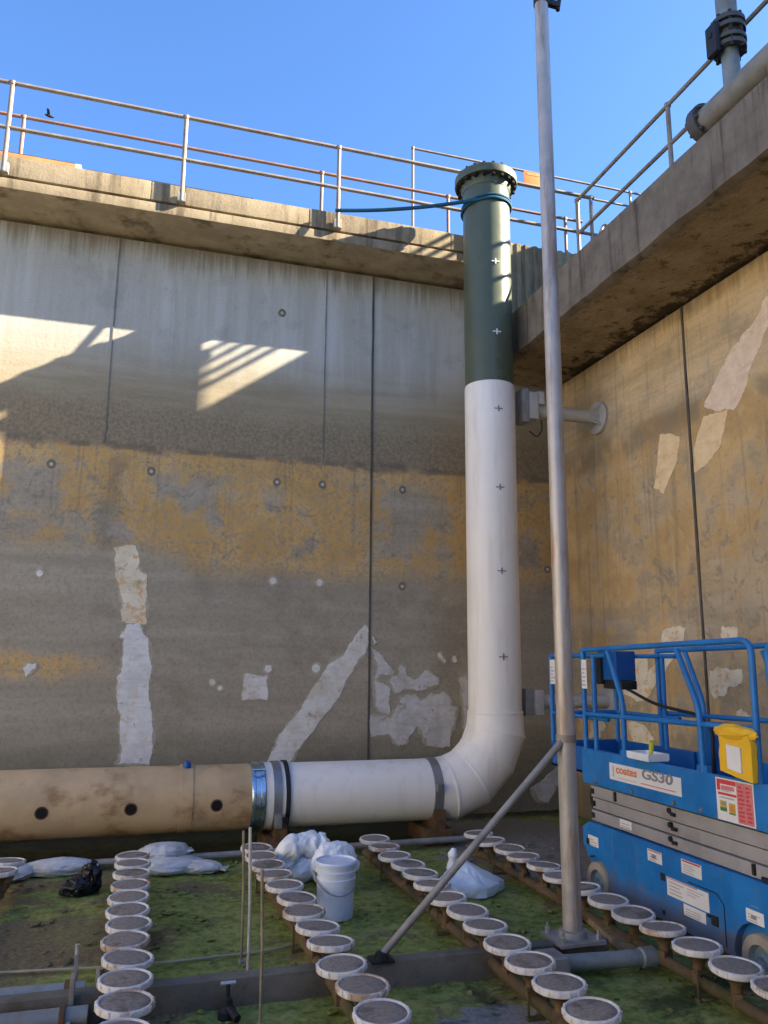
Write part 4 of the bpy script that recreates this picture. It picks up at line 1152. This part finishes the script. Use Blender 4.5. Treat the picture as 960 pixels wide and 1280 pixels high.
for ri, (x, y0, st, n, where, grp) in enumerate(rows):
    dx = {2: 0.012, 3: -0.002}.get(ri, 0.0)
    for k in range(n):
        if first:
            o = proto; first = False
        else:
            o = proto.copy(); col.objects.link(o)
            for ch in list(proto.children):
                c = ch.copy(); col.objects.link(c); c.parent = o
        xx = x + dx * (k - 3) * (1 if ri == 2 else 1)
        o.location = (xx + rnd.uniform(-0.006, 0.006), y0 - st * k + rnd.uniform(-0.008, 0.008), rnd.uniform(-0.006, 0.004))
        o.rotation_euler = (rnd.gauss(0, 0.032), rnd.gauss(0, 0.032), rnd.uniform(0, 6))
        end = 'farthest' if k == 0 else ORD[k]
        o['label'] = ('white-rimmed disc diffuser, %s from the far wall in %s' % (ORD[k], where))
        o['group'] = grp
    yn = y0 - st * (n - 1) - 0.4 if n > 3 else 2.6
    t = thing('air_pipe', (x, (y0 + yn) / 2, 0), 'stained brown air pipe on low stands carrying ' + where.replace('the row', 'the disc row'), 'pipe', 'air pipes under the discs')
    bm = nb(); xa = x + dx * (-3) ; xb_ = x + dx * (n - 3)
    tube(bm, [(xa, y0 + 0.30, 0.075), (xb_, yn, 0.075)], 0.036, 16); obj('pipe_body', bm, 'lateral', t)
    ns = 3 if n > 3 else 1
    for i in range(ns):
        f = (i + 0.45) / ns; yy = y0 + 0.2 + (yn - y0) * f; xx = xa + (xb_ - xa) * f
        bm = nb()
        for s in (-1, 1): tube(bm, [(xx + s * 0.06, yy, -0.02), (xx + s * 0.06, yy, 0.155)], 0.007, 8)
        box(bm, (xx - 0.07, yy - 0.015, 0.135), (xx + 0.07, yy + 0.015, 0.144), 0, 0.002)
        box(bm, (xx - 0.07, yy - 0.02, -0.02), (xx + 0.07, yy + 0.02, 0.008), 0, 0.002)
        obj('stand', bm, 'lateral', t)

# ------------------------------------------------------------------ scissor lift
XL, XR2 = 3.60, 4.38
Y0, Y1 = 3.72, 6.13
lift = thing('scissor_lift', (4.0, 5.0, 0), 'blue electric scissor lift with lowered grey arms parked against the side wall', 'lift')
def arc(cy, cz, r, a0, a1, n=10):
    return [(cy + r * math.cos(R(a0 + (a1 - a0) * i / n)), cz + r * math.sin(R(a0 + (a1 - a0) * i / n))) for i in range(n + 1)]
WR = 0.158; WYF, WYN = 5.955, 4.185
prof = [(Y0, 0.18), (Y0, 0.62), (6.03, 0.612), (Y1, 0.56), (Y1, 0.42)]
prof += [(WYF + 0.14, 0.40)] + arc(WYF, WR + 0.005, 0.20, 55, 205, 10) + [(5.68, 0.13), (4.46, 0.13)] + arc(WYN, WR + 0.01, 0.205, -15, 195, 12)
cl = []
for p in prof:
    if not cl or math.hypot(p[0] - cl[-1][0], p[1] - cl[-1][1]) > 0.004: cl.append(p)
bm = nb()
extrude_poly(bm, cl, XL, XL + 0.05, 'YZ'); extrude_poly(bm, cl, XR2 - 0.05, XR2, 'YZ')
box(bm, (XL + 0.05, Y0, 0.20), (XR2 - 0.05, Y1 - 0.02, 0.57), 0)
ch = obj('chassis', bm, 'blue_paint', lift, 30)
for y0, y1, z0, z1 in ((5.05, 5.10, 0.395, 0.445), (5.07, 5.10, 0.17, 0.20), (6.03, 6.08, 0.43, 0.48)):
    bm = nb(); box(bm, (XL - 0.003, y0, z0), (XL + 0.001, y1, z1), 0); obj('slot', bm, 'black', ch)
bm = nb()
# seam of the tray door
for a, b in (((4.80, 0.455), (4.52, 0.455)), ((4.52, 0.455), (4.46, 0.40)), ((4.46, 0.40), (4.46, 0.16))):
    tube(bm, [(XL - 0.001, a[0], a[1]), (XL - 0.001, b[0], b[1])], 0.004, 6)
obj('tray_seam', bm, 'black', ch)
bm = nb(); box(bm, (XL - 0.012, 4.52, 0.255), (XL, 4.58, 0.315), 0, 0.004); box(bm, (XL - 0.008, 4.595, 0.29), (XL, 4.62, 0.31)); obj('latch', bm, 'black', ch)
for wy in (WYF, WYN):
    for x0, s in ((XL + 0.005, 1), (XR2 - 0.005, -1)):
        bm = nb(); lathe(bm, [(0.098, 0), (0.150, 0), (WR, 0.012 * s), (WR, 0.105 * s), (0.150, 0.115 * s), (0.098, 0.115 * s)], (x0, wy, WR), 'X', 36, 0, True)
        w = obj('wheel', bm, 'tyre', lift)
        bm = nb(); lathe(bm, [(0.0, 0.03 * s), (0.035, 0.012 * s), (0.05, 0.03 * s), (0.085, 0.035 * s), (0.099, 0.015 * s), (0.099, 0.09 * s), (0, 0.09 * s)], (x0, wy, WR), 'X', 28); obj('rim', bm, 'wrim', w)
# folded arms: stacked rectangular sections
zs = [0.622, 0.712, 0.806, 0.905]
for i in range(3):
    bm = nb(); z0, z1 = zs[i] + 0.003, zs[i + 1] - 0.006
    for x0 in (XL + 0.03 + 0.012 * (i % 2), XR2 - 0.10):
        box(bm, (x0, Y0 + 0.05, z0), (x0 + 0.07, 6.03, z1), 0, 0.006)
    a = obj('scissor_arm', bm, 'arm', lift)
    bm = nb()
    lathe(bm, [(0.0, -0.012), (0.02, -0.012), (0.02, 0.01), (0.0, 0.01)], (XL + 0.03, 5.0, (z0 + z1) / 2 + 0.02), 'X', 12)
    box(bm, (XL + 0.012, 4.93, (z0 + z1) / 2 - 0.01), (XL + 0.035, 4.975, (z0 + z1) / 2 + 0.012))
    obj('pivot_pin', bm, 'black', a)
    bm = nb(); box(bm, (XL + 0.02, 5.985, (z0 + z1) / 2 - 0.02), (XL + 0.04, 6.02, (z0 + z1) / 2 + 0.02), 0, 0.003); obj('end_stop', bm, 'black', a)
for y, z0, z1 in ((5.66, 0.825, 0.895), (4.19, 0.64, 0.705)):
    bm = nb(); box(bm, (XL + 0.015, y, z0), (XL + 0.032, y + 0.022, z1)); obj('stop_bar', bm, 'black', lift)
bm = nb(); tube(bm, [(XL + 0.02, 4.13, 0.64), (XL + 0.02, 3.8, 0.63)], 0.012, 6); obj('hose', bm, 'black', lift)
bm = nb(); box(bm, (XL + 0.10, Y0 + 0.1, 0.61), (XR2 - 0.1, 5.95, 0.90)); obj('inner_frame', bm, 'black', lift)
for y in (5.9, 5.4, 4.9, 4.62, 4.02):
    bm = nb(); lathe(bm, [(0.0, -0.012), (0.012, -0.012), (0.016, -0.006), (0.016, 0.002), (0, 0.002)], (XL, y, 0.945), 'X', 8); obj('bolt', bm, 'strap', lift)
for dz, a in ((0.0, 0.10), (0.03, 0.16)):
    bm = nb(); tube(bm, bend([(XL + 0.14, 6.02, 0.62), (XL + 0.12, 6.02 + a, 0.66 + dz), (XL + 0.12, 6.02 + a, 0.84 + dz), (XL + 0.14, 6.02, 0.90)], 0.08, 6), 0.011, 8); obj('hydraulic_hose', bm, 'black', lift)
# platform
bm = nb()
box(bm, (XL + 0.02, Y0, 0.912), (XR2 - 0.02, 6.10, 0.96))
box(bm, (XL, Y0, 0.915), (XL + 0.025, 6.105, 1.19), 0, 0.004); box(bm, (XR2 - 0.025, Y0, 0.915), (XR2, 6.105, 1.19), 0, 0.004)
obj('platform', bm, 'blue_paint', lift)
bm = nb()
xa, xb2 = XL + 0.035, XR2 - 0.035
box(bm, (xa, 5.6, 0.975), (xb2, 6.70, 0.995)); box(bm, (xa, 5.6, 0.975), (xa + 0.02, 6.70, 1.19), 0, 0.003); box(bm, (xb2 - 0.02, 5.6, 0.975), (xb2, 6.70, 1.19), 0, 0.003); box(bm, (xa, 6.68, 0.975), (xb2, 6.70, 1.19), 0, 0.003)
obj('extension_deck', bm, 'blue_dark', lift)
def rails(x, near):
    s = 1 if near else -1
    tube(bm, bend([(x, 6.07, 2.0), (x, 4.075, 2.045), (x, 4.085, 1.19)], 0.10, 6), 0.021, 12)
    tube(bm, [(x, 6.07, 1.47), (x, 4.09, 1.505)], 0.019, 12)
    tube(bm, [(x, 6.06, 2.0), (x, 6.06, 1.17)], 0.021, 12)
    tube(bm, bend([(x, 5.68, 1.99), (x, 5.49, 1.585), (x, 5.50, 1.17)], 0.1, 6), 0.021, 12)
    tube(bm, bend([(x, 4.80, 1.99), (x, 4.60, 1.60), (x, 4.595, 1.17)], 0.1, 6), 0.021, 12)
    tube(bm, bend([(x, 3.76, 1.17), (x, 3.93, 1.60), (x, 3.945, 2.01), (x, 3.4, 2.02)], 0.07, 6), 0.021, 12)
    for y in (5.5, 4.6):
        box(bm, (x - 0.012, y - 0.05, 1.12), (x + 0.03, y + 0.05, 1.23), 0, 0.004)
for x, nr in ((XL + 0.018, True), (XR2 - 0.018, False)):
    bm = nb(); rails(x, nr); obj('guard_rail', bm, 'blue_paint', lift)
bm = nb()
for x in (XL + 0.05, XR2 - 0.05):
    tube(bm, [(x, 5.75, 1.955), (x, 6.68, 1.955)], 0.019, 10); tube(bm, [(x, 5.75, 1.44), (x, 6.68, 1.44)], 0.017, 10); tube(bm, [(x, 6.68, 1.955), (x, 6.68, 1.17)], 0.02, 10)
    tube(bm, [(x, 5.95, 1.955), (x, 5.95, 1.17)], 0.02, 10)
for z in (1.955, 1.44): tube(bm, [(XL + 0.05, 6.68, z), (XR2 - 0.05, 6.68, z)], 0.019, 10)
obj('extension_rail', bm, 'blue_paint', lift)
bm = nb(); box(bm, (4.10, 6.30, 1.74), (4.30, 6.62, 2.0), 0, 0.01); cb = obj('control_box', bm, 'blue_dark', lift)
bm = nb(); box(bm, (4.12, 6.26, 1.66), (4.28, 6.56, 1.74), 0, 0.01); box(bm, (4.07, 6.52, 1.70), (4.10, 6.60, 1.98), 0, 0.005); obj('control_panel', bm, 'black', cb)
bm = nb(); tube(bm, bend([(4.2, 6.35, 1.68), (4.2, 5.9, 1.55), (4.2, 5.35, 1.50), (4.2, 5.2, 1.40), (4.22, 5.25, 1.0)], 0.15, 6), 0.014, 8); obj('control_cable', bm, 'black', lift)
bm = nb(); box(bm, (4.24, 5.18, 1.0), (4.33, 5.34, 1.45), 0, 0.008); obj('cable_box', bm, 'blue_dark', lift)

# decals and signs on the lift (each its own part)
def decal(name, y0, y1, z0, z1, draw, label=None, x=XL):
    """y0 > y1: the far edge is on the left seen from the basin"""
    bm = nb()
    box(bm, (x - 0.003, y1, z0), (x - 0.001, y0, z1), 0)
    mats = ['decal', 'd_red', 'd_grey', 'd_lgrey', 'd_orange', 'd_pink', 'd_green', 'd_yel']
    def r(u0, u1, v0, v1, mi, lv=1):
        ya, yb = y0 + (y1 - y0) * u0, y0 + (y1 - y0) * u1
        xx = x - 0.003 - 0.0012 * lv
        box(bm, (xx, yb, z0 + (z1 - z0) * v0), (xx + 0.0010, ya, z0 + (z1 - z0) * v1), mi)
    def txt(s, u, v, size, mi, shear=0.0, bold=0.0, wide=1.0):
        m = Matrix.Translation((x - 0.0045, y0 + (y1 - y0) * u, z0 + (z1 - z0) * v)) @ Matrix(((0, 0, -1, 0), (-1, 0, 0, 0), (0, 1, 0, 0), (0, 0, 0, 1)))
        text_mesh(bm, s, size, m, mi, shear, bold, wide)
    draw(r, txt)
    o = obj(name, bm, mats, lift, 0)
    if label: o['label'] = label
    return o
def d_name(r, txt):
    r(0.05, 0.07, 0.2, 0.85, 3)
    txt('coates', 0.10, 0.33, 0.085, 4, 0.1, 0.002, 1.25)
    txt('GS30', 0.48, 0.36, 0.095, 2, 0.1, 0.003, 1.75)
    r(0.47, 0.93, 0.16, 0.22, 5); r(0.12, 0.40, 0.16, 0.20, 3)
decal('name_sign', 5.69, 4.81, 0.995, 1.12, d_name, 'long white name sign with orange and grey lettering')
def d_warn(r, txt):
    r(0.03, 0.55, 0.86, 0.97, 1); r(0.03, 0.12, 0.70, 0.86, 1); r(0.14, 0.50, 0.73, 0.83, 5); r(0.05, 0.55, 0.60, 0.66, 1)
    r(0.56, 0.97, 0.03, 0.97, 5)
    rr = random.Random(5)
    for i in range(9):
        v = 0.08 + i * 0.095
        r(0.60, 0.60 + rr.uniform(0.1, 0.16), v, v + 0.05, 1, 2); r(0.80, 0.80 + rr.uniform(0.08, 0.14), v + 0.01, v + 0.06, 1, 2)
    for i in range(4): r(0.14, 0.14 + rr.uniform(0.2, 0.32), 0.695 - 0.0 + i * 0.008, 0.70 + i * 0.008, 3, 2)
    r(0.08, 0.48, 0.52, 0.56, 3)
    r(0.09, 0.27, 0.22, 0.47, 7); r(0.09, 0.27, 0.22, 0.31, 6, 2); r(0.12, 0.24, 0.36, 0.44, 2, 2)
    r(0.33, 0.50, 0.18, 0.44, 7); r(0.36, 0.47, 0.26, 0.40, 4, 2); r(0.33, 0.50, 0.18, 0.21, 6, 2)
decal('warning_sign', 4.458, 4.125, 0.92, 1.178, d_warn, 'red and white warning sign with two small pictures')
def lines(n, seed, head=None):
    def d(r, txt):
        rr = random.Random(seed)
        if head is not None: r(0.05, 0.95, 0.84, 0.96, head)
        for i in range(n):
            v = 0.10 + 0.68 * i / n
            r(0.10, rr.uniform(0.5, 0.92), v, v + 0.28 / n, 3)
        if seed % 2: r(0.30, 0.60, 0.30, 0.62, 2, 2)
    return d
decal('decal', 6.05, 5.90, 0.432, 0.51, lines(3, 2))
decal('decal', 5.24, 5.075, 0.495, 0.575, lines(3, 3, 5), 'square white decal with a pink header and a grey symbol')
decal('decal', 4.86, 4.655, 0.50, 0.59, lines(4, 4, 1), 'square white decal with a red header')
decal('decal', 5.625, 5.47, 0.648, 0.708, lines(2, 6), x=XL + 0.03)
decal('decal', 4.265, 4.12, 0.372, 0.445, lines(3, 7))
def d_long(r, txt):
    r(0.02, 0.75, 0.92, 0.98, 5)
    rr = random.Random(9)
    for i in range(4): r(0.06, rr.uniform(0.3, 0.45), 0.15 + i * 0.19, 0.22 + i * 0.19, 3)
    for i in range(3): r(0.5, rr.uniform(0.7, 0.9), 0.45 + i * 0.15, 0.5 + i * 0.15, 3)
decal('decal', 5.03, 4.60, 0.315, 0.435, d_long, 'long white instruction decal with a red top line')
decal('decal', 4.86, 4.64, 0.235, 0.305, lines(3, 12), 'pale green-edged decal below the long one')
decal('decal', 6.66, 6.56, 1.70, 1.92, lines(5, 8), x=XL + 0.03)
decal('decal', 6.05, 5.97, 1.68, 1.92, lines(5, 10), x=XL - 0.004)

# yellow document pouch hung on the mid rail
yp = thing('document_pouch', (XL - 0.03, 4.20, 1.2), 'yellow plastic document pouch hanging on the rail of the blue lift', 'pouch')
bm = nb()
pts = [(4.345, 1.235), (4.30, 1.228), (4.075, 1.195), (4.068, 1.40), (4.09, 1.46), (4.34, 1.44)]
extrude_poly(bm, pts, XL - 0.045, XL - 0.012, 'YZ')
bmesh.ops.subdivide_edges(bm, edges=bm.edges[:], cuts=3, use_grid_fill=True); crumple(bm, 0.012, 9, 2)
obj('pouch_body', bm, 'yellow', yp, 40)
bm = nb(); blob(bm, (XL - 0.03, 4.215, 1.475), (0.03, 0.155, 0.045), 3.3, 0.25, 2.6, 0, 4); obj('flap', bm, 'yellow', yp, 45)
bm = nb(); extrude_poly(bm, [(4.27, 1.255), (4.15, 1.238), (4.15, 1.39), (4.27, 1.40)], XL - 0.06, XL - 0.05, 'YZ'); obj('paper', bm, 'decal', yp)
# little tray and marker on the platform edge
ty = thing('plastic_tray', (XL, 5.24, 1.19), 'small white plastic tray resting on the platform edge of the blue lift', 'tray')
bm = nb()
for (a, b) in (((XL - 0.05, 5.10, 1.192), (XL + 0.12, 5.36, 1.20)),): box(bm, a, b, 0, 0.003)
box(bm, (XL - 0.055, 5.095, 1.20), (XL - 0.047, 5.365, 1.245)); box(bm, (XL + 0.115, 5.095, 1.20), (XL + 0.123, 5.365, 1.245)); box(bm, (XL - 0.047, 5.095, 1.20), (XL + 0.115, 5.103, 1.245)); box(bm, (XL - 0.047, 5.357, 1.20), (XL + 0.115, 5.365, 1.245))
obj('tray_body', bm, 'bag', ty)
bm = nb(); tube(bm, [(XL + 0.03, 5.19, 1.20), (XL + 0.02, 5.15, 1.33)], [0.013, 0.02], 10)
tag(obj('marker', bm, 'marker'), 'bright yellow-green marker standing in the white tray', 'marker')

# ------------------------------------------------------------------ camera, sky, sun
cam = bpy.data.cameras.new('camera'); co = bpy.data.objects.new('camera', cam); col.objects.link(co)
yaw, pitch, roll = R(16.75), R(10.72), R(0.465)
f = Vector((math.sin(yaw) * math.cos(pitch), math.cos(yaw) * math.cos(pitch), math.sin(pitch)))
r0 = Vector((math.cos(yaw), -math.sin(yaw), 0)); u0 = r0.cross(f)
rt = r0 * math.cos(roll) + u0 * math.sin(roll); up = -r0 * math.sin(roll) + u0 * math.cos(roll)
co.matrix_world = Matrix(((rt.x, up.x, -f.x, 0), (rt.y, up.y, -f.y, 0), (rt.z, up.z, -f.z, 1.9), (0, 0, 0, 1)))
cam.sensor_fit = 'HORIZONTAL'; cam.sensor_width = 36.0; cam.lens = 36.0 * 980 / 960
cam.clip_start = 0.05; cam.clip_end = 2000
scene.camera = co

SUN_AZ, SUN_EL = R(105.6), R(28.04)      # azimuth clockwise from +Y
w = bpy.data.worlds.new('World'); scene.world = w; w.use_nodes = True
nt = w.node_tree; bg = nt.nodes['Background']
sky = nt.nodes.new('ShaderNodeTexSky'); sky.sky_type = 'NISHITA'; sky.sun_disc = False
sky.sun_elevation = SUN_EL; sky.sun_rotation = SUN_AZ
sky.air_density = 1.0; sky.dust_density = 0.9; sky.ozone_density = 9.0; sky.altitude = 0
nt.links.new(sky.outputs[0], bg.inputs[0]); bg.inputs[1].default_value = 0.065
sl = bpy.data.lights.new('sun', 'SUN'); so = bpy.data.objects.new('sun', sl); col.objects.link(so)
sl.energy = 5.0; sl.angle = R(0.35); sl.color = (1.0, 0.87, 0.66)
sd = Vector((math.sin(SUN_AZ) * math.cos(SUN_EL), math.cos(SUN_AZ) * math.cos(SUN_EL), math.sin(SUN_EL)))
so.rotation_euler = sd.to_track_quat('Z', 'Y').to_euler(); so.location = sd * 40
scene.view_settings.view_transform = 'Standard'; scene.view_settings.look = 'None'
scene.view_settings.exposure = 2.65; scene.view_settings.gamma = 1.0
scene.cycles.max_bounces = 8; scene.cycles.diffuse_bounces = 5
